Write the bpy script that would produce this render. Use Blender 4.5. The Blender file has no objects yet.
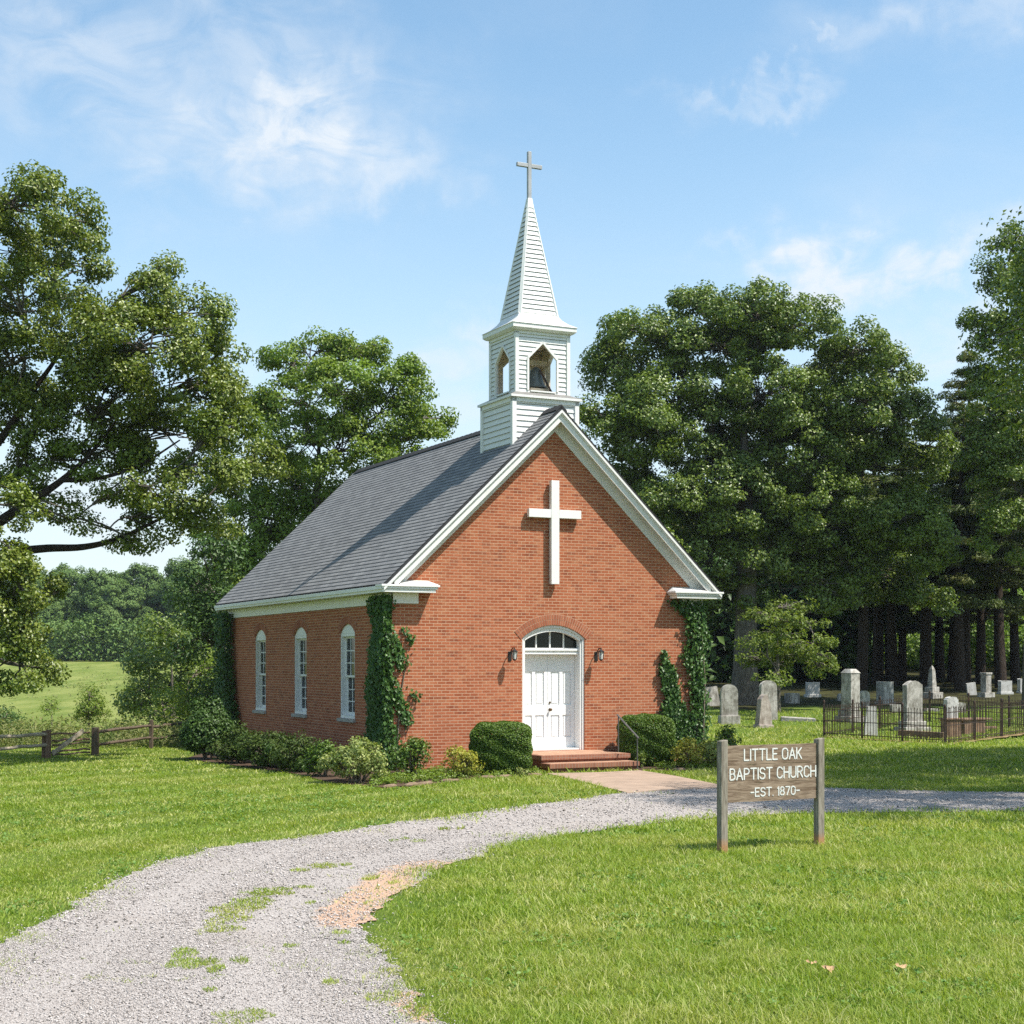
import bpy, math, random
import numpy as np
from mathutils import Vector, Quaternion

# ------------------------------------------------------------------ camera, sky, sun, exposure
sc = bpy.context.scene
COL = sc.collection
F, CAMZ = 1546.0, 2.45
cam_d = bpy.data.cameras.new('camera'); cam = bpy.data.objects.new('camera', cam_d); COL.objects.link(cam)
cam_d.sensor_width = 36; cam_d.lens = 36 * F / 1024; cam_d.shift_y = 151 / 1024
cam_d.clip_start = 0.1; cam_d.clip_end = 6000
cam.location = (0, 0, CAMZ); cam.rotation_euler = (math.radians(90), 0, 0)
sc.camera = cam
SUN_DIR = Vector((-.419, .172, -.70)).normalized()
SUN_EL = math.asin(-SUN_DIR.z); SUN_AZ = math.atan2(-SUN_DIR.x, -SUN_DIR.y)
sun_d = bpy.data.lights.new('sun', 'SUN'); sun = bpy.data.objects.new('sun', sun_d); COL.objects.link(sun)
sun_d.energy = 4.3; sun_d.angle = math.radians(.45); sun_d.color = (1, .955, .88)
sun.rotation_euler = SUN_DIR.to_track_quat('-Z', 'Y').to_euler(); sun.location = (30, -20, 60)
sc.view_settings.view_transform = 'Standard'; sc.view_settings.look = 'None'
sc.view_settings.exposure = 0.74; sc.view_settings.gamma = 1
sc.render.engine = 'CYCLES'
sc.cycles.max_bounces = 6; sc.cycles.diffuse_bounces = 3; sc.cycles.glossy_bounces = 2
sc.cycles.transmission_bounces = 4; sc.cycles.transparent_max_bounces = 4
sc.cycles.caustics_reflective = False; sc.cycles.caustics_refractive = False
sc.cycles.use_denoising = False; sc.cycles.use_adaptive_sampling = False   # the little sampling grain left reads like film grain
sc.cycles.sample_clamp_indirect = 4

# ------------------------------------------------------------------ node helpers
class NT:
    def __init__(s, tree): s.t = tree; s.n = tree.nodes; s.l = tree.links
    def new(s, typ, **kw):
        n = s.n.new(typ)
        for k, v in kw.items(): setattr(n, k, v)
        return n
    def link(s, a, b): s.l.new(a, b)
    def put(s, sock, v):
        if isinstance(v, bpy.types.NodeSocket): s.l.new(v, sock)
        else: sock.default_value = v
    def math(s, op, a, b=0.0, c=None, clamp=False):
        n = s.new('ShaderNodeMath', operation=op, use_clamp=clamp)
        s.put(n.inputs[0], a); s.put(n.inputs[1], b)
        if c is not None: s.put(n.inputs[2], c)
        return n.outputs[0]
    def mix(s, f, a, b, blend='MIX'):
        n = s.new('ShaderNodeMix', data_type='RGBA', blend_type=blend)
        s.put(n.inputs[0], f)
        s.put(n.inputs[6], a if isinstance(a, bpy.types.NodeSocket) else (*a[:3], 1))
        s.put(n.inputs[7], b if isinstance(b, bpy.types.NodeSocket) else (*b[:3], 1))
        return n.outputs[2]
    def ramp(s, f, lo, hi):
        n = s.new('ShaderNodeMapRange', interpolation_type='SMOOTHSTEP')
        s.put(n.inputs[0], f); s.put(n.inputs[1], lo); s.put(n.inputs[2], hi)
        return n.outputs[0]
    def noise(s, vec, scale, detail=4, rough=.55, dist=0):
        n = s.new('ShaderNodeTexNoise'); s.put(n.inputs['Vector'], vec); s.put(n.inputs['Scale'], scale)
        n.inputs['Detail'].default_value = detail; n.inputs['Roughness'].default_value = rough; n.inputs['Distortion'].default_value = dist
        return n.outputs[0]
    def xyz(s, vec):
        n = s.new('ShaderNodeSeparateXYZ'); s.put(n.inputs[0], vec); return n.outputs
    def comb(s, x, y, z=0.0):
        n = s.new('ShaderNodeCombineXYZ'); s.put(n.inputs[0], x); s.put(n.inputs[1], y); s.put(n.inputs[2], z); return n.outputs[0]
    def scalev(s, vec, v):
        n = s.new('ShaderNodeVectorMath', operation='MULTIPLY'); s.put(n.inputs[0], vec); n.inputs[1].default_value = v; return n.outputs[0]
    def bump(s, h, strength, dist=.01):
        n = s.new('ShaderNodeBump'); s.put(n.inputs['Height'], h); n.inputs['Strength'].default_value = strength; n.inputs['Distance'].default_value = dist
        return n.outputs[0]

def start_mat(name):
    m = bpy.data.materials.new(name); m.use_nodes = True
    t = NT(m.node_tree); b = t.n['Principled BSDF']
    tc = t.new('ShaderNodeTexCoord')
    return m, t, b, tc.outputs['Object']

def mat(name, col, rough=.7, var=.12, scale=4.0, bump=0.0, bscale=40.0, spec=.3, metal=0.0, stain=None, stain_amt=.5, stretch=(1, 1, 1)):
    m, t, b, o = start_mat(name)
    v = t.scalev(o, stretch)
    n = t.noise(v, scale, 6, .65)
    f = t.ramp(n, .3, .7)
    c = t.mix(f, [x * (1 - var) for x in col], [x * (1 + var) for x in col])
    if stain is not None:
        n2 = t.noise(v, scale * .45, 7, .7, .4)
        c = t.mix(t.math('MULTIPLY', t.ramp(n2, .48, .72), stain_amt), c, stain)
    t.put(b.inputs['Base Color'], c)
    b.inputs['Roughness'].default_value = rough; b.inputs['Metallic'].default_value = metal
    b.inputs['Specular IOR Level'].default_value = spec
    if bump:
        t.put(b.inputs['Normal'], t.bump(t.noise(v, bscale, 5, .6), bump, .02))
    return m

def mat_leaf(name, c1, c2, trans=.35, rough=.45, spec=.5, nscale=.5, c3=None, tcol=None):
    m = bpy.data.materials.new(name); m.use_nodes = True
    t = NT(m.node_tree); b = t.n['Principled BSDF']; out = t.n['Material Output']
    g = t.new('ShaderNodeNewGeometry')
    c = t.mix(g.outputs['Random Per Island'], c1, c2)
    if c3 is not None:
        tc = t.new('ShaderNodeTexCoord')
        c = t.mix(t.ramp(t.noise(tc.outputs['Object'], nscale, 3), .5, .68), c, c3)
    t.put(b.inputs['Base Color'], c); b.inputs['Roughness'].default_value = rough; b.inputs['Specular IOR Level'].default_value = spec
    tr = t.new('ShaderNodeBsdfTranslucent')
    t.put(tr.inputs['Color'], t.mix(1.0, c, tcol or (1.25, 1.35, .55), 'MULTIPLY'))
    mx = t.new('ShaderNodeMixShader'); mx.inputs[0].default_value = trans
    t.link(b.outputs[0], mx.inputs[1]); t.link(tr.outputs[0], mx.inputs[2]); t.link(mx.outputs[0], out.inputs[0])
    return m

# ------------------------------------------------------------------ world: sky + thin clouds laid out by direction
w = bpy.data.worlds.new("World"); sc.world = w; w.use_nodes = True
t = NT(w.node_tree); bg = t.n['Background']
sky = t.new('ShaderNodeTexSky', sky_type='NISHITA', sun_disc=False)
sky.sun_elevation = SUN_EL; sky.sun_rotation = SUN_AZ; sky.altitude = 200; sky.air_density = 1.0; sky.dust_density = 1.0; sky.ozone_density = 2.0
tc = t.new('ShaderNodeTexCoord')
X, Y, Z = t.xyz(tc.outputs['Generated'])
az = t.math('ARCTAN2', X, Y); el = t.math('ARCSINE', Z)
P = t.comb(az, el)
warp = t.noise(t.scalev(P, (1, 1.6, 1)), 9, 5, .6)
warp2 = t.noise(t.scalev(P, (1.3, 1, 1)), 14, 5, .6)
azw = t.math('ADD', az, t.math('MULTIPLY', t.math('SUBTRACT', warp, .5), .22))
elw = t.math('ADD', el, t.math('MULTIPLY', t.math('SUBTRACT', warp2, .5), .12))
CLOUDS = [  # azimuth, elevation (radians), half-width, half-height, slant, density
    (-.155, .325, .075, .036, .1, .95), (-.165, .365, .075, .05, -.5, .35), (-.10, .305, .06, .016, .05, .5), (-.27, .36, .12, .05, -.28, .42), (-.13, .385, .035, .04, -.6, .3),
    (.205, .247, .026, .022, -.1, 1.0), (.235, .240, .04, .012, 0, .75), (.155, .352, .045, .008, .12, .38), (.212, .380, .016, .006, .0, .35), (.28, .395, .08, .02, .2, .35),
    (.29, .245, .06, .018, .05, .5), (-.03, .195, .045, .016, 0, .5), (.15, .247, .03, .008, 0, .35), (-.24, .1, .2, .06, 0, .55), (.27, .20, .06, .02, 0, .5), (.0, .15, .3, .04, 0, .4)]
tot = None
for a0, e0, wa, we, sl, d in CLOUDS:
    u = t.math('SUBTRACT', azw, a0); v = t.math('SUBTRACT', t.math('SUBTRACT', elw, e0), t.math('MULTIPLY', u, sl))
    q = t.math('ADD', t.math('POWER', t.math('ABSOLUTE', t.math('DIVIDE', u, wa)), 2), t.math('POWER', t.math('ABSOLUTE', t.math('DIVIDE', v, we)), 2))
    g = t.math('MULTIPLY', t.math('EXPONENT', t.math('MULTIPLY', q, -1.0)), d)
    tot = g if tot is None else t.math('MAXIMUM', tot, g)
fine = t.noise(t.scalev(P, (1, 1.9, 1)), 17, 10, .60, .9)
dens = t.math('MULTIPLY', t.math('MULTIPLY', tot, 1.4), t.ramp(fine, .22, .68), clamp=True)
veil = t.math('MULTIPLY', t.ramp(t.noise(t.scalev(P, (1, 2.2, 1)), 5, 7, .6, .8), .45, .85), .16)
hz_ = t.math('MULTIPLY', t.ramp(el, .40, -.02), .66)   # thin summer haze, thicker low over the horizon
dens = t.math('ADD', t.math('ADD', dens, veil), t.math('MULTIPLY', hz_, t.math('SUBTRACT', 1.0, dens)), clamp=True)
skyc = t.mix(1.0, sky.outputs[0], (.95, 1.065, .98), 'MULTIPLY')
cloud_white = t.mix(1.0, (3.85, 4.12, 4.4), (1, 1, 1), 'MULTIPLY')
t.put(bg.inputs[0], t.mix(t.math('MULTIPLY', dens, .9), skyc, cloud_white)); bg.inputs[1].default_value = 0.137

# ------------------------------------------------------------------ mesh helpers
def tag(o, label=None, cat=None, group=None, kind=None):
    if label: o['label'] = label
    if cat: o['category'] = cat
    if group: o['group'] = group
    if kind: o['kind'] = kind
    return o

def empty(name, loc, rz=0.0, label=None, cat=None, group=None):
    o = bpy.data.objects.new(name, None); COL.objects.link(o); o.location = loc; o.rotation_euler = (0, 0, rz)
    o.empty_display_size = .2
    return tag(o, label, cat, group)

class MB:
    def __init__(s): s.v = []; s.f = []; s.m = []; s.sm = []
    def add(s, vs, fs, m=0, smooth=False):
        k = len(s.v); s.v.extend([tuple(map(float, p)) for p in vs])
        for f in fs: s.f.append([k + i for i in f]); s.m.append(m); s.sm.append(smooth)
        return s
    def box(s, x0, x1, y0, y1, z0, z1, m=0):
        vs = [(x0, y0, z0), (x1, y0, z0), (x1, y1, z0), (x0, y1, z0), (x0, y0, z1), (x1, y0, z1), (x1, y1, z1), (x0, y1, z1)]
        return s.hexa(vs, m)
    def hexa(s, vs, m=0):
        return s.add(vs, [(0, 3, 2, 1), (4, 5, 6, 7), (0, 1, 5, 4), (1, 2, 6, 5), (2, 3, 7, 6), (3, 0, 4, 7)], m)
    def bar(s, p, q, w, h, m=0, up=(0, 0, 1), tip=1.0):   # square bar between two points
        p, q = Vector(p), Vector(q); d = (q - p).normalized(); u = Vector(up)
        if abs(d.dot(u)) > .95: u = Vector((1, 0, 0))
        a = d.cross(u).normalized(); b = a.cross(d).normalized()
        vs = []
        for c, k in ((p, 1.0), (q, tip)):
            for i, j in ((-1, -1), (1, -1), (1, 1), (-1, 1)): vs.append(c + a * (w / 2 * i * k) + b * (h / 2 * j * k))
        return s.hexa(vs, m)
    def tube(s, pts, rad, n=8, m=0, caps=True, smooth=True, flat=1.0):
        pts = [Vector(p) for p in pts]
        if not hasattr(rad, '__len__'): rad = [rad] * len(pts)
        rings = []; prev = None
        for i, p in enumerate(pts):
            d = (pts[min(i + 1, len(pts) - 1)] - pts[max(i - 1, 0)]).normalized()
            if prev is None:
                u = Vector((0, 0, 1)) if abs(d.z) < .9 else Vector((1, 0, 0))
                a = d.cross(u).normalized()
            else:
                a = (prev - d * prev.dot(d)).normalized()
            prev = a; b = d.cross(a)
            rings.append([p + (a * math.cos(2 * math.pi * k / n) + b * math.sin(2 * math.pi * k / n)) * rad[i] for k in range(n)])
        vs = [q for r in rings for q in r]; fs = []
        for i in range(len(pts) - 1):
            for k in range(n):
                fs.append((i * n + k, i * n + (k + 1) % n, (i + 1) * n + (k + 1) % n, (i + 1) * n + k))
        s.add(vs, fs, m, smooth)
        if caps:
            s.add(rings[0], [tuple(range(n))], m); s.add(rings[-1], [tuple(range(n))], m)
        return s
    def lathe(s, prof, c=(0, 0, 0), n=20, m=0, smooth=True):
        vs = []
        for r, z in prof:
            for k in range(n): a = 2 * math.pi * k / n; vs.append((c[0] + r * math.cos(a), c[1] + r * math.sin(a), c[2] + z))
        fs = [(i * n + k, i * n + (k + 1) % n, (i + 1) * n + (k + 1) % n, (i + 1) * n + k) for i in range(len(prof) - 1) for k in range(n)]
        return s.add(vs, fs, m, smooth)
    def extrude(s, poly, f, d0, d1, m=0):   # poly: 2-D points; f(a, b, d) -> xyz
        n = len(poly); vs = [f(a, b, d0) for a, b in poly] + [f(a, b, d1) for a, b in poly]
        fs = [tuple(range(n)), tuple(range(2 * n - 1, n - 1, -1))] + [(i, (i + 1) % n, n + (i + 1) % n, n + i) for i in range(n)]
        return s.add(vs, fs, m)
    def build(s, name, mats, parent=None, bevel=0.0):
        me = bpy.data.meshes.new(name); me.from_pydata(s.v, [], s.f)
        if not isinstance(mats, (list, tuple)): mats = [mats]
        for m in mats: me.materials.append(m)
        me.polygons.foreach_set('material_index', s.m); me.polygons.foreach_set('use_smooth', s.sm); me.update()
        o = bpy.data.objects.new(name, me); COL.objects.link(o)
        if parent is not None: o.parent = parent
        if bevel:
            b = o.modifiers.new('bevel', 'BEVEL'); b.width = bevel; b.segments = 2; b.limit_method = 'ANGLE'; b.angle_limit = math.radians(50)
        return o

def fast_mesh(name, V, T, m, parent=None, smooth=False):
    V = np.ascontiguousarray(V, dtype=np.float32).reshape(-1, 3); T = np.ascontiguousarray(T, dtype=np.int32).reshape(-1, 3)
    me = bpy.data.meshes.new(name)
    me.vertices.add(len(V)); me.vertices.foreach_set('co', V.ravel())
    me.loops.add(T.size); me.loops.foreach_set('vertex_index', T.ravel())
    me.polygons.add(len(T)); me.polygons.foreach_set('loop_start', np.arange(0, T.size, 3, dtype=np.int32))
    if smooth: me.polygons.foreach_set('use_smooth', np.ones(len(T), dtype=bool))
    me.update(calc_edges=True); me.materials.append(m)
    o = bpy.data.objects.new(name, me); COL.objects.link(o)
    if parent is not None: o.parent = parent
    return o

def dup(root, loc, rz=0.0, s=(1, 1, 1), label=None, group=None):
    r = root.copy(); COL.objects.link(r); r.location = loc; r.rotation_euler = (0, 0, rz); r.scale = s
    if label: r['label'] = label
    if group: r['group'] = group
    for ch in list(root.children):
        c = ch.copy(); COL.objects.link(c); c.parent = r
        for g in ch.children:
            d = g.copy(); COL.objects.link(d); d.parent = c
    return r

def nrm(v): return v / np.maximum(np.linalg.norm(v, axis=-1, keepdims=True), 1e-9)

def leaf_geo(P, N, L, W, rng, T=None, curl=.18):
    n = len(P); N = nrm(N)
    t_ = nrm(np.cross(N, rng.normal(size=(n, 3)))) if T is None else nrm(T - N * np.sum(T * N, axis=1, keepdims=True))
    b_ = np.cross(N, t_)
    L = (L * rng.uniform(.7, 1.25, n))[:, None]; W = (W * rng.uniform(.75, 1.2, n))[:, None]
    V = np.stack([P - t_ * L / 2, P + t_ * L / 2 - N * L * curl, P + b_ * W / 2 + N * W * .2 - t_ * L * .06, P - b_ * W / 2 + N * W * .2 - t_ * L * .06], axis=1)
    k = (np.arange(n) * 4)[:, None, None]
    F_ = np.array([[0, 2, 1], [0, 1, 3]])[None] + k
    return V.reshape(-1, 3), F_.reshape(-1, 3)

def sm(a, b, t):
    q = np.clip((t - a) / (b - a), 0, 1); return q * q * (3 - 2 * q)

# ------------------------------------------------------------------ terrain
def terr(x, y):
    x = np.asarray(x, float); y = np.asarray(y, float)
    wr = sm(-13, 1, x)
    zr = .045 * (np.clip(y - 50, 0, 60) + 2 * (np.exp(-np.abs(y - 50) / 4.0)) * (y < 54)) - .09 * np.exp(-np.abs(np.minimum(y, 50) - 50) / 4.0)
    zr = np.where(y < 50, 0, .045 * np.clip(y - 50, 0, 60))
    zl = -1.7 * sm(46, 64, y) + 4.6 * np.clip((y - 62) / 150, 0, 1.25) + .35 * np.sin(x * .05 + 1) * sm(70, 130, y)
    return wr * zr + (1 - wr) * zl

def at(px, py):   # where the sight line through a picture point meets the ground
    Y = 5.0
    for _ in range(4000):
        x = (px - 512) / F * Y; z = CAMZ - (py - 663) * Y / F
        if z <= terr(x, Y): return Vector((x, Y, float(terr(x, Y))))
        Y += .06 if Y < 90 else .4
    return Vector((x, Y, z))
def pt(px, py, Y): return Vector(((px - 512) / F * Y, Y, CAMZ - (py - 663) * Y / F))

def axis(fine0, fine1, step, far0, far1):
    a = list(np.arange(fine0, fine1 + .01, step)); s = step; v = fine1
    while v < far1: s *= 1.25; v += s; a.append(v)
    s = step; v = fine0; lo = []
    while v > far0: s *= 1.25; v -= s; lo.append(v)
    return np.array(lo[::-1] + a)
gx, gy = axis(-45, 45, 1.0, -2500, 2500), axis(-6, 110, 1.0, -300, 4500)
GX, GY = np.meshgrid(gx, gy); GZ = terr(GX, GY)
nx, ny = len(gx), len(gy)
idx = (np.arange(ny - 1)[:, None] * nx + np.arange(nx - 1)[None, :])
Tq = np.concatenate([np.stack([idx, idx + 1, idx + nx + 1], -1).reshape(-1, 3), np.stack([idx, idx + nx + 1, idx + nx], -1).reshape(-1, 3)])

m, t, b, o = start_mat('lawn_ground')
px_, py_, pz_ = t.xyz(o)
n1 = t.noise(o, .35, 6, .6); n2 = t.noise(o, 3.5, 6, .65); n3 = t.noise(o, 30, 4, .6)
lawn = t.mix(t.ramp(n1, .35, .65), (.085, .135, .018), (.14, .18, .032))
lawn = t.mix(t.math('MULTIPLY', t.ramp(n2, .50, .72), .5), lawn, (.22, .22, .06))
lawn = t.mix(t.math('MULTIPLY', t.ramp(n3, .35, .65), .45), lawn, (.075, .135, .02))
field = t.mix(t.ramp(t.noise(t.scalev(o, (1, .28, 1)), .22, 8, .72), .40, .62), (.145, .185, .036), (.235, .255, .072))
field = t.mix(t.math('MULTIPLY', t.ramp(t.noise(t.scalev(o, (1, .3, 1)), .9, 6, .75), .52, .70), .6), field, (.06, .115, .02))
soil = t.mix(t.ramp(t.noise(o, 1.2, 6, .7), .4, .6), (.028, .026, .012), (.065, .065, .022))
at1 = t.new('ShaderNodeAttribute', attribute_name='field'); at2 = t.new('ShaderNodeAttribute', attribute_name='soil')
c = t.mix(at1.outputs['Fac'], lawn, field)
c = t.mix(t.ramp(t.math('ADD', at2.outputs['Fac'], t.math('MULTIPLY', t.math('SUBTRACT', n2, .5), .8)), .45, .6), c, soil)
t.put(b.inputs['Base Color'], c); b.inputs['Roughness'].default_value = .95; b.inputs['Specular IOR Level'].default_value = .1
t.put(b.inputs['Normal'], t.bump(t.noise(o, 18, 6, .7), .8, .06))
LAWN = m
g = fast_mesh('ground', np.stack([GX, GY, GZ], -1), Tq, LAWN, smooth=True)
tag(g, 'green lawn and rolling meadow ground', 'ground', kind='structure')
fa = sm(-4, -9, GX) * sm(47, 52, GY)
so = sm(-14, -4, GX) * sm(60, 68, GY) * .9 + .75 * np.exp(-((GX - 10.8) ** 2 / 3 + (GY - 36.3) ** 2 / 1.2)) + .5 * np.exp(-((GX - 9.6) ** 2 / 2 + (GY - 63.5) ** 2 / 5))
for nme, arr in (('field', fa), ('soil', so)):
    A_ = g.data.attributes.new(nme, 'FLOAT', 'POINT'); A_.data.foreach_set('value', arr.ravel().astype(np.float32))

# ------------------------------------------------------------------ driveway, walkway, planting bed
def spline(pts, n=12):
    P_ = [np.array(p, float) for p in pts]; out = []
    for i in range(len(P_) - 1):
        p0, p1, p2, p3 = P_[max(i - 1, 0)], P_[i], P_[i + 1], P_[min(i + 2, len(P_) - 1)]
        for k in range(n):
            s = k / n
            out.append(.5 * (2 * p1 + (p2 - p0) * s + (2 * p0 - 5 * p1 + 4 * p2 - p3) * s * s + (3 * p1 - p0 - 3 * p2 + p3) * s ** 3))
    out.append(P_[-1]); return np.array(out)
def flat(px, py): Y = F * CAMZ / (py - 663); return ((px - 512) / F * Y, Y)
OUT_PX = [(-560, 1400), (-170, 1050), (-60, 975), (0, 944), (60, 915), (115, 882), (170, 863), (230, 847), (320, 836), (400, 823), (480, 812), (560, 802), (628, 793), (720, 787), (800, 788), (900, 791), (1024, 793), (1180, 795), (1600, 797)]
IN_PX = [(620, 1400), (480, 1085), (440, 1024), (410, 995), (385, 965), (372, 940), (374, 915), (395, 893), (430, 874), (460, 862), (500, 849), (540, 840), (600, 831), (660, 823), (720, 818), (800, 814), (900, 813), (1024, 811), (1180, 809), (1600, 808)]
rng = np.random.default_rng(5)
def resample(c, n):
    d = np.concatenate([[0], np.cumsum(np.linalg.norm(np.diff(c, axis=0), axis=1))]); s = np.linspace(0, d[-1], n)
    return np.stack([np.interp(s, d, c[:, 0]), np.interp(s, d, c[:, 1])], 1)
def jag(c, amp):
    n = len(c); j = np.zeros((n, 2))
    for w_, a_ in ((3, 1.0), (9, 1.0), (27, .8)):
        kx = np.linspace(0, w_ * 14, n); k0 = rng.normal(size=(w_ * 14 + 2, 2)); i = kx.astype(int); f_ = (kx - i)[:, None]
        j += a_ * (k0[i] * (1 - f_) + k0[i + 1] * f_)
    return c + j * amp
ro = jag(resample(spline([flat(*p) for p in OUT_PX]), 900), .035)
ri = jag(resample(spline([flat(*p) for p in IN_PX]), 900), .04)
ROAD_POLY = np.concatenate([ro[::3], ri[::-3]])
NA = 8
V = np.concatenate([(ro * (1 - k / NA) + ri * k / NA) for k in range(NA + 1)]); Vz = np.concatenate([V, np.full((len(V), 1), .014)], 1)
n = len(ro); idx = (np.arange(NA)[:, None] * n + np.arange(n - 1)[None, :])
Tr = np.concatenate([np.stack([idx, idx + 1, idx + n + 1], -1).reshape(-1, 3), np.stack([idx, idx + n + 1, idx + n], -1).reshape(-1, 3)])
m, t, b, o = start_mat('gravel_bed')
vo = t.new('ShaderNodeTexVoronoi'); t.put(vo.inputs['Vector'], o); vo.inputs['Scale'].default_value = 85
vcol = t.xyz(vo.outputs['Color'])[0]
c = t.mix(t.ramp(vcol, .1, .9), (.34, .295, .268), (.54, .488, .45))
c = t.mix(t.math('MULTIPLY', t.ramp(vo.outputs['Distance'], .42, .75), .55), c, (.22, .19, .165))
c = t.mix(t.math('MULTIPLY', t.ramp(t.noise(o, .6, 7, .65), .5, .75), .45), c, (.33, .27, .22))
dx, dy, _ = t.xyz(o)
def blob(cx, cy, rx, ry):
    q = t.math('ADD', t.math('POWER', t.math('ABSOLUTE', t.math('DIVIDE', t.math('SUBTRACT', dx, cx), rx)), 2), t.math('POWER', t.math('ABSOLUTE', t.math('DIVIDE', t.math('SUBTRACT', dy, cy), ry)), 2))
    return t.math('EXPONENT', t.math('MULTIPLY', q, -1))
d1 = flat(385, 888); d2 = flat(358, 915); d3 = flat(425, 1005); d4 = flat(440, 866)
dm = t.math('ADD', t.math('ADD', blob(*d1, .40, 1.5), t.math('MULTIPLY', blob(*d2, .45, 1.0), 1.0)), t.math('ADD', t.math('MULTIPLY', blob(*d3, .3, .9), .75), t.math('MULTIPLY', blob(*d4, .55, .7), .7)))
dm = t.ramp(t.math('ADD', dm, t.math('MULTIPLY', t.math('SUBTRACT', t.noise(o, 4.5, 7, .7), .5), 1.1)), .42, .62)
c = t.mix(dm, c, t.mix(t.noise(o, 9, 6, .7), (.46, .285, .19), (.56, .39, .28)))
t.put(b.inputs['Base Color'], c); b.inputs['Roughness'].default_value = .95; b.inputs['Specular IOR Level'].default_value = .15
t.put(b.inputs['Normal'], t.bump(vo.outputs['Distance'], .6, .02))
tag(fast_mesh('gravel_driveway', Vz, Tr, m), 'curving pale gravel driveway', 'driveway', kind='structure')

def in_poly(P_, poly):
    x, y = P_[:, 0], P_[:, 1]; ins = np.zeros(len(P_), bool); n_ = len(poly)
    for i in range(n_):
        x0, y0 = poly[i]; x1, y1 = poly[(i + 1) % n_]
        if y0 == y1: continue
        c_ = ((y0 > y) != (y1 > y)); ins ^= c_ & (x < (x1 - x0) * (y - y0) / (y1 - y0) + x0)
    return ins
# ------------------------------------------------------------------ church materials
def mat_brick(name, mode, dark=1.0):
    m, t, b, o = start_mat(name)
    x, y, z = t.xyz(o)
    vec = {'front': t.comb(x, z), 'side': t.comb(y, z), 'flat': t.comb(x, y)}[mode]
    br = t.new('ShaderNodeTexBrick'); t.put(br.inputs['Vector'], vec)
    br.offset = .5; br.squash = 1
    for k, v in (('Scale', 1), ('Mortar Size', .0075), ('Mortar Smooth', .25), ('Bias', 0), ('Brick Width', .205), ('Row Height', .070)): br.inputs[k].default_value = v
    br.inputs['Color1'].default_value = (0.30 * dark, .080 * dark, .034 * dark, 1); br.inputs['Color2'].default_value = (.41 * dark, .130 * dark, .060 * dark, 1)
    br.inputs['Mortar'].default_value = (.52, .33, .215, 1)
    # a few burnt bricks and soft weather patches
    cell = t.new('ShaderNodeTexWhiteNoise', noise_dimensions='2D')
    row = t.math('FLOOR', t.math('DIVIDE', z if mode != 'flat' else y, .070))
    colx = t.math('FLOOR', t.math('DIVIDE', t.math('ADD', x if mode != 'side' else y, t.math('MULTIPLY', t.math('MODULO', row, 2), .1025)), .205))
    t.put(cell.inputs['Vector'], t.comb(colx, row))
    burnt = t.math('MULTIPLY', t.math('GREATER_THAN', cell.outputs['Value'], .93), t.math('SUBTRACT', 1.0, br.outputs['Fac']))
    c = t.mix(t.math('MULTIPLY', burnt, .42), br.outputs['Color'], (.15, .045, .028))
    pale = t.math('MULTIPLY', t.math('LESS_THAN', cell.outputs['Value'], .10), t.math('SUBTRACT', 1.0, br.outputs['Fac']))
    c = t.mix(t.math('MULTIPLY', pale, .5), c, (.44, .18, .09))
    c = t.mix(t.math('MULTIPLY', t.ramp(t.noise(o, .55, 7, .68), .45, .75), .22), c, (.40, .18, .09))
    c = t.mix(t.math('MULTIPLY', t.ramp(t.noise(t.scalev(o, (1.5, 1.5, .5)), 1.1, 6, .7), .5, .8), .2), c, (.22, .07, .035))
    t.put(b.inputs['Base Color'], c); b.inputs['Roughness'].default_value = .9; b.inputs['Specular IOR Level'].default_value = .2
    h = t.math('ADD', t.math('MULTIPLY', br.outputs['Fac'], -1.0), t.math('MULTIPLY', t.noise(o, 60, 4), .35))
    t.put(b.inputs['Normal'], t.bump(h, .55, .008))
    return m
BRICK_F, BRICK_S, BRICK_T = mat_brick('brick_front', 'front'), mat_brick('brick_side', 'side'), mat_brick('brick_flat', 'flat')
def mat_arch(name):
    m, t, b, o = start_mat(name); g = t.new('ShaderNodeNewGeometry')
    c = t.mix(g.outputs['Random Per Island'], (.31, .085, .037), (.41, .14, .066)); c = t.mix(t.math('MULTIPLY', t.noise(o, 25, 4), .3), c, (.2, .06, .035))
    t.put(b.inputs['Base Color'], c); b.inputs['Roughness'].default_value = .9; return m
BRICK_A = mat_arch('brick_arch'); MORTAR = mat('mortar', (.50, .31, .205), .95, .15, 8)
def mat_paint(name, col, grime=(.50, .49, .42), amt=.35):
    m, t, b, o = start_mat(name)
    st = t.noise(t.scalev(o, (2.2, 2.2, .7)), 1.8, 8, .7)
    c = t.mix(t.math('MULTIPLY', t.ramp(st, .5, .78), amt), col, grime)
    c = t.mix(t.math('MULTIPLY', t.ramp(t.noise(o, 14, 6, .7), .55, .75), amt * .4), c, (.42, .41, .37))
    t.put(b.inputs['Base Color'], c); b.inputs['Roughness'].default_value = .55; b.inputs['Specular IOR Level'].default_value = .3
    t.put(b.inputs['Normal'], t.bump(t.noise(t.scalev(o, (6, 6, 1.5)), 9, 4), .12, .01)); return m
WHITE = mat_paint('white_paint', (.78, .765, .735)); WHITE2 = mat_paint('white_siding', (.76, .745, .71), (.46, .45, .40), .4)
DOORW = mat_paint('white_door_paint', (.80, .80, .79), (.66, .65, .61), .2)
SHADOWGAP = mat('siding_painted_shadow', (.10, .10, .10), .8)  # dark tone painted under each white board's lip to draw the shadow lines
GLASS = mat('dark_window_glass', (.008, .011, .010), .12, .1, 2, spec=.3)
DARK = mat('dark_interior', (.015, .015, .014), .9)
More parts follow.
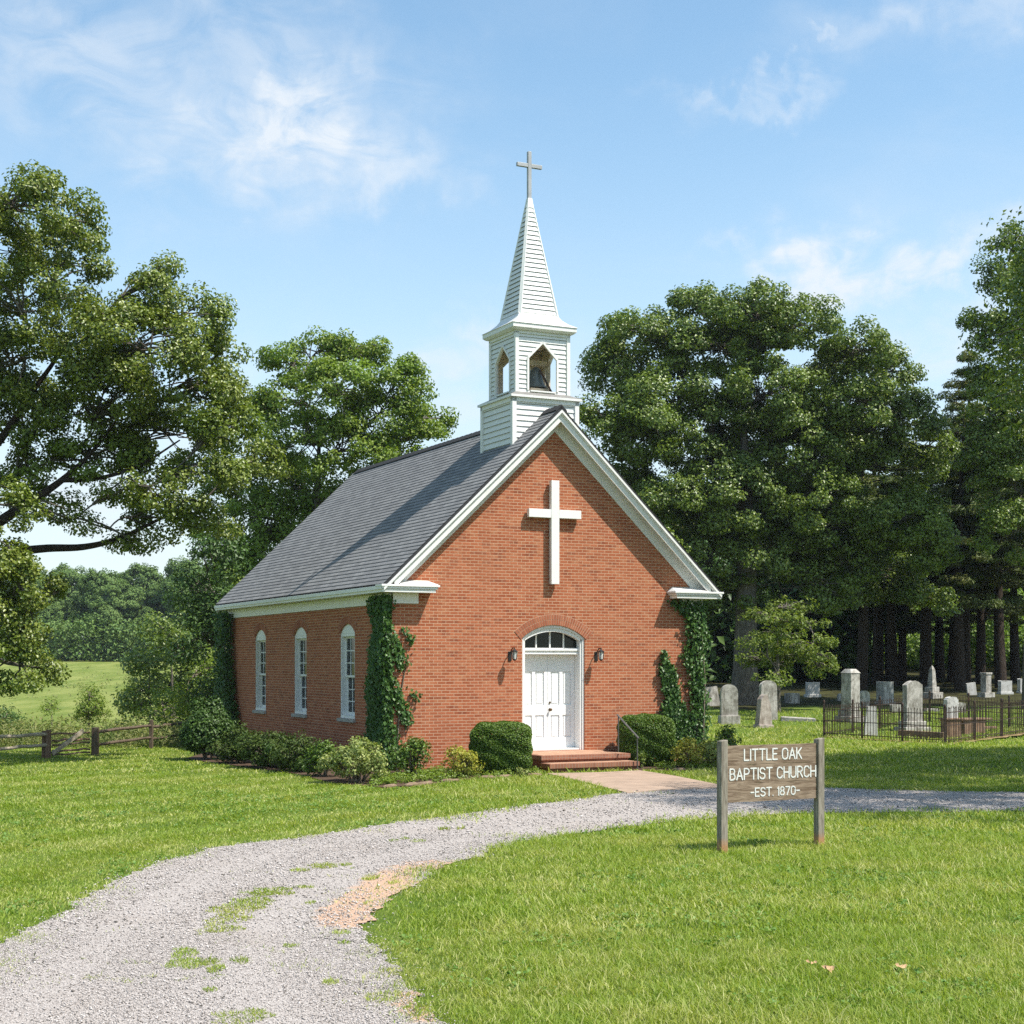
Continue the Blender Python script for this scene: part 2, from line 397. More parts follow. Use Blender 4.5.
RAWWOOD = mat('belfry_boards', (.62, .53, .41), .8, .25, 3, stretch=(1, 1, 4))
BRONZE = mat('weathered_bell_bronze', (.13, .15, .15), .5, .2, 6, spec=.5, metal=.2)
IRON = mat('rusty_iron', (.045, .03, .022), .7, .3, 9, stain=(.12, .05, .025), stain_amt=.6)
BLACKM = mat('black_metal', (.02, .02, .02), .5)
BRASS = mat('tarnished_brass', (.12, .07, .03), .4, metal=.7)
STONE_SILL = mat('sill_stone', (.36, .34, .30), .85, .15, 6, .2)
LANTERN_GLASS = mat('lantern_glass', (.55, .55, .52), .2, .1, 3, spec=.6)
m, t, b, o = start_mat('asphalt_shingle')
x, y, z = t.xyz(o)
s_ = t.math('MULTIPLY', t.math('SUBTRACT', 4.495, t.math('ABSOLUTE', t.math('SUBTRACT', x, 4.15))), 1.381)
br = t.new('ShaderNodeTexBrick'); t.put(br.inputs['Vector'], t.comb(y, s_)); br.offset = .5
for k, v in (('Scale', 1), ('Mortar Size', .006), ('Mortar Smooth', .2), ('Bias', 0), ('Brick Width', .31), ('Row Height', .145)): br.inputs[k].default_value = v
br.inputs['Color1'].default_value = (.19, .186, .184, 1); br.inputs['Color2'].default_value = (.29, .282, .275, 1); br.inputs['Mortar'].default_value = (.09, .09, .09, 1)
c = t.mix(t.math('MULTIPLY', t.noise(o, 120, 2), .35), br.outputs['Color'], (.16, .16, .165))
c = t.mix(t.math('MULTIPLY', t.ramp(t.noise(t.scalev(o, (.6, .35, .6)), 1.0, 6, .65), .45, .75), .35), c, (.20, .197, .195))
t.put(b.inputs['Base Color'], c); b.inputs['Roughness'].default_value = .92; b.inputs['Specular IOR Level'].default_value = .2
t.put(b.inputs['Normal'], t.bump(t.noise(o, 160, 3), .5, .006)); SHINGLE = m
SHINGLE_E = mat('shingle_edge', (.035, .035, .037), .9)

# ------------------------------------------------------------------ church
W_, L_ = 8.3, 13.2
church = empty('church', (-120 / F * 35, 35, 0), math.atan2(1546, 3138), 'small red brick chapel with grey shingle roof and white wooden steeple', 'church')
ch_rot = math.atan2(1546, 3138); CU = Vector((math.cos(ch_rot), math.sin(ch_rot), 0)); CV = Vector((-math.sin(ch_rot), math.cos(ch_rot), 0))
def cw(x, y, z=0): return church.location + CU * x + CV * y + Vector((0, 0, z))
zr = lambda x: 8.5 - .952 * abs(x - 4.15)

def wall_panel(mb, fn, a0, a1, ztop, ops, depth, mi, mr, extra=()):
    br_ = {a0, a1, *extra}
    for (xc, w_, zs, zp, rise) in ops:
        for k in range(13): br_.add(xc - w_ / 2 + w_ * k / 12)
    br_ = sorted(br_)
    def arch(op, a): xc, w_, zs, zp, rise = op; q = (a - xc) / (w_ / 2); R = (rise ** 2 + (w_ / 2) ** 2) / (2 * rise); return zp + math.sqrt(max(R * R - (a - xc) ** 2, 0)) - (R - rise)
    for p, q in zip(br_[:-1], br_[1:]):
        mid = (p + q) / 2; op = next((o_ for o_ in ops if abs(mid - o_[0]) < o_[1] / 2), None)
        if op is None: mb.add([fn(p, 0, 0), fn(q, 0, 0), fn(q, ztop(q), 0), fn(p, ztop(p), 0)], [(0, 1, 2, 3)], mi)
        else:
            if op[2] > 0.01:
                mb.add([fn(p, 0, 0), fn(q, 0, 0), fn(q, op[2], 0), fn(p, op[2], 0)], [(0, 1, 2, 3)], mi)
            mb.add([fn(p, arch(op, p), 0), fn(q, arch(op, q), 0), fn(q, ztop(q), 0), fn(p, ztop(p), 0)], [(0, 1, 2, 3)], mi)
            mb.add([fn(p, arch(op, p), 0), fn(q, arch(op, q), 0), fn(q, arch(op, q), depth), fn(p, arch(op, p), depth)], [(0, 1, 2, 3)], mr)
            if op[2] > 0.01: mb.add([fn(p, op[2], 0), fn(q, op[2], 0), fn(q, op[2], depth), fn(p, op[2], depth)], [(0, 1, 2, 3)], mr)
    for op in ops:
        for sgn in (-1, 1):
            a = op[0] + sgn * op[1] / 2
            mb.add([fn(a, op[2], 0), fn(a, op[3], 0), fn(a, op[3], depth), fn(a, op[2], depth)], [(0, 1, 2, 3)], mr)
    return arch
DOOR = (4.14, 1.68, .36, 3.04, .31)
WINS = [(2.92, 1.03, 1.10, 3.20, .2), (6.51, 1.03, 1.10, 3.20, .2), (10.07, 1.03, 1.10, 3.20, .2)]
wb = MB()
f_front = lambda a, z, d: (a, d, z)
f_left = lambda a, z, d: (d, a, z)
f_right = lambda a, z, d: (W_ - d, a, z)
f_back = lambda a, z, d: (a, L_ - d, z)
ARCH = wall_panel(wb, f_front, 0, W_, lambda x: zr(x) - .09, [DOOR], .22, 0, 1, extra=(4.15,))
wall_panel(wb, f_left, 0, L_, lambda y: 4.4, WINS, .22, 1, 0)
wall_panel(wb, f_right, 0, L_, lambda y: 4.4, WINS, .22, 1, 0)
wall_panel(wb, f_back, 0, W_, lambda x: zr(x) - .09, [], .22, 0, 1, extra=(4.15,))
wb.build('wall', [BRICK_F, BRICK_S], church)
# dark inside so that the glass has depth behind it
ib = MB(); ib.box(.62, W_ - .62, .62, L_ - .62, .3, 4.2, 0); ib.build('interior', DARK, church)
# water table at the foot of the walls
# brick arches
def arch_ring(op, fn, ring, n, d0, d1):
    a = MB(); xc, w_, zs, zp, rise = op; R = (rise ** 2 + (w_ / 2) ** 2) / (2 * rise); zc = zp + rise - R; th = math.asin((w_ / 2) / R)
    th2 = th * 1.06
    for k in range(n):
        p, q = -th2 + 2 * th2 * (k + .11) / n, -th2 + 2 * th2 * (k + .89) / n
        vs = []
        for r_, d_ in ((R + .006, d0), (R + ring, d0)):
            for ang in (p, q): vs.append((ang, r_))
        quad = [(xc + r_ * math.sin(g_), zc + r_ * math.cos(g_)) for g_, r_ in ((p, R + .006), (q, R + .006), (q, R + ring), (p, R + ring))]
        mid_r = R + ring * .52
        for r0, r1 in (((R + .006, mid_r - .006), (mid_r + .006, R + ring)) if ring > .2 else ((R + .006, R + ring),)):
            quad = [(xc + r_ * math.sin(g_), zc + r_ * math.cos(g_)) for g_, r_ in ((p, r0), (q, r0), (q, r1), (p, r1))]
            a.extrude(quad, fn, d0, d1, 0)
    N_ = 20
    for k in range(N_):
        p, q = -th2 + 2 * th2 * k / N_, -th2 + 2 * th2 * (k + 1) / N_
        quad = [(xc + r_ * math.sin(g_), zc + r_ * math.cos(g_)) for g_, r_ in ((p, R + .004), (q, R + .004), (q, R + ring + .01), (p, R + ring + .01))]
        a.add([fn(u_, v_, d0 + .005) for u_, v_ in quad], [(0, 1, 2, 3)], 1)
    return a
arch_ring(DOOR, f_front, .25, 34, -.012, .03).build('brick_arch', [BRICK_A, MORTAR], church)
for wn in WINS: arch_ring(wn, f_left, .20, 15, -.010, .03).build('brick_arch', [BRICK_A, MORTAR], church)

# roof: lapped shingle courses
def roof_side(sgn):
    r = MB(); nC = 43; slope = 4.495 * 1.381; y0, y1 = -.37, L_ + .3
    def P_(s, off, y):
        xx = 4.15 + sgn * (4.495 - s / 1.381); nx_, nz_ = sgn * .6895, .7243
        return (xx + nx_ * off, y, zr(xx) + nz_ * off)
    for k in range(nC):
        s0, s1 = slope * k / nC, slope * (k + 1) / nC + .004
        r.add([P_(s0, .017, y0), P_(s0, .017, y1), P_(s1, .006, y1), P_(s1, .006, y0)], [(0, 1, 2, 3)], 0)
        r.add([P_(s0, .0, y0), P_(s0, .0, y1), P_(s0, .017, y1), P_(s0, .017, y0)], [(0, 1, 2, 3)], 1)
    r.add([P_(0, .0, y0), P_(slope, .0, y0), P_(slope, -.07, y0), P_(0, -.07, y0)], [(0, 1, 2, 3)], 1)
    r.add([P_(0, -.07, y0), P_(slope, -.07, y0), P_(slope, -.07, y1), P_(0, -.07, y1)], [(0, 1, 2, 3)], 1)
    r.add([P_(0, -.07, y0), P_(0, -.07, y1), P_(0, .0, y1), P_(0, .0, y0)], [(0, 1, 2, 3)], 1)
    r.add([P_(0, .0, y1), P_(slope, .0, y1), P_(slope, -.07, y1), P_(0, -.07, y1)], [(0, 1, 2, 3)], 1)
    return r
rf = roof_side(-1); r2 = roof_side(1); k0 = len(rf.v); rf.v += r2.v; rf.f += [[i + k0 for i in f_] for f_ in r2.f]; rf.m += r2.m; rf.sm += r2.sm
roof = rf.build('roof', [SHINGLE, SHINGLE_E], church)
rc = MB()
for k in range(46):
    ya = -.37 + k * .297; yb = ya + .31
    for sgn in (-1, 1):
        rc.add([(4.15, ya, 8.56), (4.15, yb, 8.548), (4.15 + sgn * .15, yb, 8.548 - .143), (4.15 + sgn * .15, ya, 8.56 - .143)], [(0, 1, 2, 3)], 0)
        rc.add([(4.15, ya, 8.56), (4.15 + sgn * .15, ya, 8.56 - .143), (4.15 + sgn * .15, ya, 8.51 - .143), (4.15, ya, 8.51)], [(0, 1, 2, 3)], 0)
rc.build('ridge_cap', SHINGLE_E, roof)

# white trim
def slope_board(mb, sgn, y0, y1, zt, zb, xs=4.495, x_in=0.0):
    A_ = 4.15 + sgn * xs; B_ = 4.15 + sgn * x_in; vs = []
    for xx, o_ in ((A_, zb), (B_, zb), (B_, zt), (A_, zt)):
        for y in (y0, y1): vs.append((xx, y, zr(xx) + o_))
    mb.add([vs[0], vs[2], vs[4], vs[6], vs[1], vs[3], vs[5], vs[7]], [(0, 1, 2, 3), (7, 6, 5, 4), (0, 4, 5, 1), (1, 5, 6, 2), (2, 6, 7, 3), (3, 7, 4, 0)], 0)
for sgn in (-1, 1):
    rb = MB()
    slope_board(rb, sgn, -.405, -.34, -.075, -.14, 4.50); slope_board(rb, sgn, -.37, -.30, -.142, -.175, 4.44); slope_board(rb, sgn, -.34, -.30, -.177, -.34, 4.22)
    slope_board(rb, sgn, -.298, -.02, -.14, -.17, 4.36)
    slope_board(rb, sgn, -.06, -.012, -.172, -.30, 4.2); slope_board(rb, sgn, -.042, -.012, -.302, -.54, 4.1)
    rb.build('rake_trim', WHITE, church)
    rr = MB(); slope_board(rr, sgn, L_ + .26, L_ + .31, -.06, -.3, 4.47); slope_board(rr, sgn, L_ + .01, L_ + .26, -.12, -.15, 4.47); rr.build('rake_trim', WHITE, church)
    X_ = (lambda x: x) if sgn < 0 else (lambda x: W_ - x)
    cr = MB()
    def bx(x0, x1, y0, y1, z0, z1):
        a, b_ = sorted((X_(x0), X_(x1))); cr.box(a, b_, y0, y1, z0, z1)
    bx(-.36, .93, -.36, -.012, 4.04, 4.115); bx(-.385, .97, -.385, -.012, 4.117, 4.165); bx(-.41, 1.01, -.41, -.012, 4.167, 4.215)
    bx(.0, .62, -.075, -.012, 3.80, 4.038)
    a0, a1 = X_(.06), X_(.99)
    cr.add([(a0, -.40, 4.218), (a1, -.40, 4.218), (a1 - (.12 if sgn < 0 else -.12), -.012, 4.33), (a0, -.012, 4.33), (a1, -.012, 4.218), (a0, -.012, 4.218)], [(0, 1, 2, 3), (1, 4, 2), (0, 3, 5)], 0)
    cr.build('cornice_return', WHITE, church, bevel=.006)
    ev = MB()
    def ex(x0, x1, y0, y1, z0, z1):
        a, b_ = sorted((X_(x0), X_(x1))); ev.box(a, b_, y0, y1, z0, z1)
    ex(-.37, -.33, -.34, L_ + .3, 4.04, 4.19); ex(-.40, -.372, -.34, L_ + .3, 4.10, 4.185)
    ex(-.33, -.014, .0, L_ + .2, 4.04, 4.065); ex(-.05, -.014, .0, L_, 3.80, 4.038); ex(-.075, -.052, .0, L_, 3.98, 4.036)
    ev.build('eave_trim', WHITE, church, bevel=.004)

# door set
d = MB(); xc = DOOR[0]; hw = DOOR[1] / 2
frame = MB()
cas = .10
for sgn in (-1, 1):
    a, b_ = sorted((xc + sgn * hw, xc + sgn * (hw - cas))); frame.box(a, b_, .06, .42, .36, 3.02)
    a, b_ = sorted((xc + sgn * hw - sgn * .0, xc + sgn * (hw - .05))); frame.box(a, b_, .03, .058, .36, 3.04)
N_ = 20
for k in range(N_):
    x0, x1 = xc - hw + 2 * hw * k / N_, xc - hw + 2 * hw * (k + 1) / N_
    lo = lambda x: max(2.95, 3.0 + (ARCH(DOOR, x) - 3.04) * .93 - .085)
    frame.extrude([(x0, lo(x0)), (x1, lo(x1)), (x1, ARCH(DOOR, x1) - .002), (x0, ARCH(DOOR, x0) - .002)], f_front, .06, .42)
    frame.extrude([(x0, ARCH(DOOR, x0) - .055), (x1, ARCH(DOOR, x1) - .055), (x1, ARCH(DOOR, x1) - .003), (x0, ARCH(DOOR, x0) - .003)], f_front, .03, .058)
frame.box(xc - hw + cas, xc + hw - cas, .15, .42, 2.66, 2.78); frame.box(xc - hw + cas, xc + hw - cas, .115, .148, 2.74, 2.79); frame.box(xc - hw + cas, xc + hw - cas, .13, .148, 2.655, 2.69)
frame.box(xc - hw, xc + hw, .08, .42, .362, .405)
dframe = frame.build('door_frame', WHITE, church, bevel=.004)
tg = MB(); tg.box(xc - hw + cas, xc + hw - cas, .235, .25, 2.78, 3.28); tg.build('transom_pane', GLASS, dframe)
mu = MB()
for k in (-1, 0, 1): xx = xc + k * (hw - cas) * .5; mu.box(xx - .016, xx + .016, .20, .232, 2.782, ARCH(DOOR, xx) - .10)
mu.box(xc - hw + cas, xc + hw - cas, .20, .232, 2.782, 2.81); mu.build('transom_muntin', WHITE, dframe)
lw = hw - cas - .004
for sgn in (-1, 1):
    lf = MB(); x0, x1 = (xc - lw, xc - .004) if sgn < 0 else (xc + .004, xc + lw)
    za, zb = .41, 2.652
    lf.box(x0, x1, .262, .30, za, zb)
    st = .085; mid = (x0 + x1) / 2
    cols = [(x0, x0 + st), (mid - st / 2, mid + st / 2), (x1 - st, x1)]
    for p, q in cols: lf.box(p, q, .235, .261, za, zb)
    for p, q in ((x0 + st, mid - st / 2), (mid + st / 2, x1 - st)):
        for z0, z1 in ((za, .66), (1.20, 1.44), (2.24, zb)): lf.box(p, q, .236, .261, z0, z1)
        for z0, z1 in ((.66, 1.20), (1.44, 2.24)):   # raised fields
            lf.hexa([(p, .2615, z0), (q, .2615, z0), (q, .262, z1), (p, .262, z1)] and [(p + .03, .261, z0 + .03), (q - .03, .261, z0 + .03), (q - .03, .2615, z0 + .03), (p + .03, .2615, z0 + .03), (p + .03, .261, z1 - .03), (q - .03, .261, z1 - .03), (q - .03, .2615, z1 - .03), (p + .03, .2615, z1 - .03)])
            lf.box(p + .04, q - .04, .248, .260, z0 + .04, z1 - .04)
    leaf = lf.build('door', DOORW, church, bevel=.004); leaf.location.y = .10
    if sgn > 0:
        kn = MB(); kx = x0 + .06
        kn.tube([(kx, .235, 1.33), (kx, .20, 1.33), (kx, .185, 1.33), (kx, .165, 1.33), (kx, .155, 1.33)], [.012, .014, .034, .034, .012], 12); kn.tube([(kx, .236, 1.33), (kx, .228, 1.33)], .036, 12); kn.build('knob', BRASS, leaf)
        kl = MB(); kl.tube([(kx, .236, 1.50), (kx, .215, 1.50)], .026, 12); kl.build('deadbolt', BRASS, leaf)

# windows of the long walls
def window(fn, wn):
    yc, w_, zs, zp, rise = wn; h2 = w_ / 2
    def bx(mb, a0, a1, d0, d1, z0, z1): mb.hexa([fn(a0, z0, d0), fn(a1, z0, d0), fn(a1, z0, d1), fn(a0, z0, d1), fn(a0, z1, d0), fn(a1, z1, d0), fn(a1, z1, d1), fn(a0, z1, d1)])
    fr = MB(); jt = .045
    bx(fr, yc - h2, yc - h2 + jt, .02, .26, zs + .07, 3.17); bx(fr, yc + h2 - jt, yc + h2, .02, .26, zs + .07, 3.17)
    bx(fr, yc - h2, yc + h2, .015, .26, zs + .002, zs + .07); bx(fr, yc - h2 + jt, yc + h2 - jt, .04, .26, 3.10, 3.17)
    N_ = 12
    poly = [(yc - h2, 3.172)] + [(yc - h2 + w_ * k / N_, ARCH(wn, yc - h2 + w_ * k / N_) - .002) for k in range(N_ + 1)] + [(yc + h2, 3.172)]
    fr.extrude(poly, fn, .035, .08)
    f_ = fr.build('window', WHITE, church)
    zm = 2.12
    for (z0, z1, dd) in ((zm - .02, 3.10, .13), (zs + .07, zm + .02, .175)):
        s = MB(); a0, a1 = yc - h2 + jt, yc + h2 - jt; st = .05
        bx(s, a0, a0 + st, dd, dd + .04, z0, z1); bx(s, a1 - st, a1, dd, dd + .04, z0, z1)
        bx(s, a0 + st, a1 - st, dd, dd + .04, z0, z0 + (.05 if z0 > 2 else .08)); bx(s, a0 + st, a1 - st, dd, dd + .04, z1 - .05, z1)
        for k in (1, 2): aa = a0 + st + (a1 - a0 - 2 * st) * k / 3; bx(s, aa - .012, aa + .012, dd + .008, dd + .032, z0 + .05, z1 - .05)
        for k in (1, 2): zz = z0 + .05 + (z1 - z0 - .1) * k / 3; bx(s, a0 + st, a1 - st, dd + .006, dd + .03, zz - .012, zz + .012)
        s.build('sash', WHITE, f_)
    gl = MB(); bx(gl, yc - h2 + jt, yc + h2 - jt, .152, .158, zm, 3.09); bx(gl, yc - h2 + jt, yc + h2 - jt, .196, .202, zs + .08, zm); gl.build('pane', GLASS, f_)
    si = MB(); bx(si, yc - h2 - .06, yc + h2 + .06, -.07, .2, zs - .085, zs - .002); si.build('sill', STONE_SILL, f_, bevel=.006)
for wn in WINS: window(f_left, wn)
for wn in WINS: window(f_right, wn)

# cross on the gable
cx = 4.10; cr = MB()
z0, z1 = 4.32, 6.78; zx = 5.99
cr.box(cx - .105, cx + .105, -.16, -.045, z0, z1); cr.box(cx - .70, cx - .107, -.158, -.047, zx - .1, zx + .1); cr.box(cx + .107, cx + .70, -.158, -.047, zx - .1, zx + .1)
for zz in (4.8, 6.4): cr.box(cx - .03, cx + .03, -.044, .0, zz - .03, zz + .03)
cr.build('wall_cross', WHITE, church, bevel=.005)

# lanterns beside the door
for lx in (4.14 - 1.17, 4.14 + 1.15):
    l = MB(); zl = 2.66
    l.box(lx - .04, lx + .04, -.02, 0, zl - .16, zl + .06); l.tube([(lx, -.01, zl + .02), (lx, -.14, zl + .14), (lx, -.25, zl + .14)], .014, 6)
    l.lathe([(0, .16), (.012, .15), (.012, .12), (.075, .07), (.08, .05), (.0, .05)], (lx, -.25, zl), 8, smooth=False)
    l.lathe([(0, -.16), (.03, -.15), (.05, -.12), (.0, -.12)], (lx, -.25, zl), 8, smooth=False)
    for k in range(4): a = math.pi / 4 + k * math.pi / 2; l.bar((lx + .05 * math.cos(a), -.25 + .05 * math.sin(a), zl - .12), (lx + .066 * math.cos(a), -.25 + .066 * math.sin(a), zl + .05), .01, .01)
    lo_ = l.build('wall_lantern', BLACKM, church)
    lg = MB(); lg.lathe([(.042, -.118), (.058, .048)], (lx, -.25, zl), 8, smooth=False); lg.build('lantern_glass', LANTERN_GLASS, lo_)

# ------------------------------------------------------------------ steeple
TX, TY = 4.15, 1.32
def lap(mb, BL, BR, TL, TR, out, n, lip=.014, m0=0, m1=1):
    BL, BR, TL, TR, out = map(Vector, (BL, BR, TL, TR, out)); out = out.normalized()
    for k in range(n):
        a, b_ = k / n, (k + 1) / n
        p0, p1 = BL.lerp(TL, a) + out * lip, BR.lerp(TR, a) + out * lip; q0, q1 = BL.lerp(TL, b_) + out * .002, BR.lerp(TR, b_) + out * .002
        mb.add([p0, p1, q1, q0], [(0, 1, 2, 3)], m0)
        r0, r1 = BL.lerp(TL, a), BR.lerp(TR, a)
        mb.add([r0, r1, p1, p0], [(0, 1, 2, 3)], m1)
FACES = [((1, 0), (0, -1)), ((0, 1), (1, 0)), ((-1, 0), (0, 1)), ((0, -1), (-1, 0))]   # (along, outward)
def P3(fc, a, d_, z): (ax, ay), (ox, oy) = fc; return (TX + ax * a + ox * d_, TY + ay * a + oy * d_, z)
tb = MB(); h = .85
for fc in FACES:
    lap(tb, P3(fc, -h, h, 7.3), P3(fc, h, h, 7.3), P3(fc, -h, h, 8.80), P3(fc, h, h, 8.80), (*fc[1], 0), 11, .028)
for sx in (-1, 1):
    for sy in (-1, 1):
        tb.box(TX + sx * h - .055, TX + sx * h + .055, TY + sy * h - .055, TY + sy * h + .055, 7.2, 8.80, 0)
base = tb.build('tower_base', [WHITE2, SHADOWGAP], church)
def ring_box(mb, h0, z0, h1, z1, m=0):
    vs = [P3(fc, -h0, h0, z0) for fc in FACES] + [P3(fc, -h1, h1, z1) for fc in FACES]
    mb.add(vs, [(i, (i + 1) % 4, 4 + (i + 1) % 4, 4 + i) for i in range(4)] + [(3, 2, 1, 0), (4, 5, 6, 7)], m)
SKIRT = mat('weathered_skirt_boards', (.20, .19, .175), .8, .2, 5, stretch=(1, 4, 1))
cpm = MB(); ring_box(cpm, .955, 8.858, .70, 8.98); cpm.build('skirt_roof', SKIRT, base)
cp2 = MB(); ring_box(cp2, .905, 8.70, .905, 8.80); ring_box(cp2, .96, 8.803, .96, 8.857); cp2.build('base_cornice', WHITE2, base)
# belfry with a pointed opening in every face
bf = MB(); hb = .70; zb0, zb1 = 8.95, 10.41
def hole(z):
    if z < 9.02 or z > 10.20: return 0.0
    return .40 if z < 9.80 else .40 * (10.20 - z) / (10.20 - 9.80)
nb = 13
for fc in FACES:
    for k in range(nb):
        z0, z1 = zb0 + (zb1 - zb0) * k / nb, zb0 + (zb1 - zb0) * (k + 1) / nb
        cuts = sorted({z0, z1, *[c_ for c_ in (9.02, 9.80, 10.20) if z0 < c_ < z1]})
        for c0, c1 in zip(cuts[:-1], cuts[1:]):
            g0, g1 = hole(c0 + 1e-5), hole(c1 - 1e-5)
            o0 = hb + .024 * (1 - (c0 - z0) / (z1 - z0)) + .002; o1 = hb + .024 * (1 - (c1 - z0) / (z1 - z0)) + .002
            segs = [(-hb, -g0, -hb, -g1), (g0, hb, g1, hb)] if max(g0, g1) > 0 else [(-hb, hb, -hb, hb)]
            for a0, a1, b0_, b1_ in segs:
                bf.add([P3(fc, a0, o0, c0), P3(fc, a1, o0, c0), P3(fc, b1_, o1, c1), P3(fc, b0_, o1, c1)], [(0, 1, 2, 3)], 0)
                bf.add([P3(fc, a0, hb - .05, c0), P3(fc, a1, hb - .05, c0), P3(fc, b1_, hb - .05, c1), P3(fc, b0_, hb - .05, c1)], [(0, 1, 2, 3)], 2)
        g0 = hole(z0 + 1e-4)
        for a0, a1 in ([(-hb, -g0), (g0, hb)] if g0 > 0 else [(-hb, hb)]):
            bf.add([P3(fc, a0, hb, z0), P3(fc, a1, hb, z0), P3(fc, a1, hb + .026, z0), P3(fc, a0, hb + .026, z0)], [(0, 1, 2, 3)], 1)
    out = [(-.40, 9.02), (-.40, 9.80), (0, 10.20), (.40, 9.80), (.40, 9.02)]
    for (a0, z0), (a1, z1) in zip(out, out[1:] + out[:1]):
        bf.add([P3(fc, a0, hb + .02, z0), P3(fc, a1, hb + .02, z1), P3(fc, a1, hb - .05, z1), P3(fc, a0, hb - .05, z0)], [(0, 1, 2, 3)], 0)
    for (a0, z0), (a1, z1) in zip(out[:-1], out[1:]):
        bf.bar(P3(fc, a0, hb + .018, z0), P3(fc, a1, hb + .018, z1), .05, .05, 0, up=(*fc[1], 0))
    bf.hexa([P3(fc, -.34, hb + .0, 8.985), P3(fc, .34, hb + .0, 8.985), P3(fc, .34, hb + .06, 8.985), P3(fc, -.34, hb + .06, 8.985), P3(fc, -.34, hb, 9.02), P3(fc, .34, hb, 9.02), P3(fc, .34, hb + .06, 9.02), P3(fc, -.34, hb + .06, 9.02)], 0)
for sx in (-1, 1):
    for sy in (-1, 1): bf.box(TX + sx * hb - .045, TX + sx * hb + .045, TY + sy * hb - .045, TY + sy * hb + .045, 8.96, 10.41, 0)
bf.box(TX - .6, TX + .6, TY - .6, TY + .6, 8.97, 9.0, 2); bf.box(TX - .6, TX + .6, TY - .6, TY + .6, 10.28, 10.32, 2)
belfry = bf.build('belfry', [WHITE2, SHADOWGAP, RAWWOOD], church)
bl = MB(); bl.lathe([(r_ * .86, z_ * .92) for r_, z_ in [(0, .58), (.05, .57), (.10, .53), (.15, .48), (.18, .38), (.20, .25), (.24, .12), (.30, .02), (.315, 0), (.28, 0), (.2, .1), (0, .4)]], (TX + .14, TY - .08, 9.20), 24)
bl.tube([(TX + .14, TY - .08, 9.30), (TX + .14, TY - .08, 9.15)], [.02, .05], 10)
bell = bl.build('bell', BRONZE, church)
by = MB(); by.box(TX - .41, TX + .49, TY - .04, TY + .08, 9.78, 9.9); by.box(TX - .50, TX - .42, TY - .06, TY + .1, 9.0, 9.9); by.box(TX + .50, TX + .56, TY - .06, TY + .1, 9.0, 9.9); by.box(TX - .12, TX + .4, TY - .34, TY + .2, 9.0, 9.16); by.build('bell_yoke', RAWWOOD, bell)
bw = MB(); bw.tube([(TX + .14, TY - .3, 9.60), (TX + .20, TY - .38, 9.44), (TX + .25, TY - .46, 9.27), (TX + .29, TY - .54, 9.12), (TX + .32, TY - .6, 9.02)], .025, 8); bw.build('bell_lever', IRON, bell)
# cornice and spire
cn = MB(); ring_box(cn, .745, 10.37, .745, 10.44); ring_box(cn,   .80, 10.442, .86, 10.49); ring_box(cn, .862, 10.492, .862, 10.60)
cn.build('belfry_cornice', WHITE2, belfry)
sp = MB()
prof = [(.88, 10.602), (.72, 10.69), (.60, 10.80), (.54, 10.89), (.515, 10.95)]
for i in range(4):
    (h0, z0), (h1, z1) = prof[i], prof[i + 1]
    for fc in FACES: sp.add([P3(fc, -h0, h0, z0), P3(fc, h0, h0, z0), P3(fc, h1, h1, z1), P3(fc, -h1, h1, z1)], [(0, 1, 2, 3)], 0)
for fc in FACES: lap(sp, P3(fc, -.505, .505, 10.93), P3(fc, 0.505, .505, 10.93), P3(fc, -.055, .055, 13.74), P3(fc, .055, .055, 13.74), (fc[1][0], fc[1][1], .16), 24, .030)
for sx in (-1, 1):
    for sy in (-1, 1):
        sp.bar((TX + sx * .50, TY + sy * .50, 10.89), (TX + sx * .05, TY + sy * .05, 13.69), .085, .085, 0, up=(sx, -sy, 0), tip=.75)
ring_box(sp, .125, 13.36, .055, 13.87)
sp.box(TX - .93 + .05, TX + .93 - .05, TY - .88, TY + .88, 10.593, 10.601, 0)
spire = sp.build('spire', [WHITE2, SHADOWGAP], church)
CROSSM = mat('galvanised_cross', (.36, .36, .36), .5, .1, 5, metal=.2)
sc_ = MB(); sc_.box(TX - .045, TX + .045, TY - .045, TY + .045, 13.8, 15.02); sc_.box(TX - .34, TX - .046, TY - .04, TY + .04, 14.63, 14.72); sc_.box(TX + .046, TX + .34, TY - .04, TY + .04, 14.63, 14.72)
sc_.build('spire_cross', CROSSM, church, bevel=.004)

# ------------------------------------------------------------------ entrance steps with handrail, walkway
steps = empty('entrance_steps', cw(4.145, -.8), ch_rot, 'two low brick steps with a landing before the white double doors', 'steps')
PAVER = mat('tan_brick_paving', (.43, .25, .16), .9, .2, 5, .3, 60, stain=(.33, .2, .13), stain_amt=.5)
def mat_edge(name):
    m, t, b, o = start_mat(name); x, y, z = t.xyz(o)
    br = t.new('ShaderNodeTexBrick'); t.put(br.inputs['Vector'], t.comb(t.math('ADD', x, y), z)); br.offset = 0
    for k, v in (('Scale', 1), ('Mortar Size', .006), ('Mortar Smooth', .2), ('Bias', 0), ('Brick Width', .075), ('Row Height', .30)): br.inputs[k].default_value = v
    br.inputs['Color1'].default_value = (.25, .09, .05, 1); br.inputs['Color2'].default_value = (.36, .15, .085, 1); br.inputs['Mortar'].default_value = (.30, .22, .17, 1)
    t.put(b.inputs['Base Color'], t.mix(t.math('MULTIPLY', t.noise(o, 3, 6, .7), .5), br.outputs['Color'], (.2, .09, .055))); b.inputs['Roughness'].default_value = .9
    t.put(b.inputs['Normal'], t.bump(br.outputs['Fac'], -.4, .01)); return m
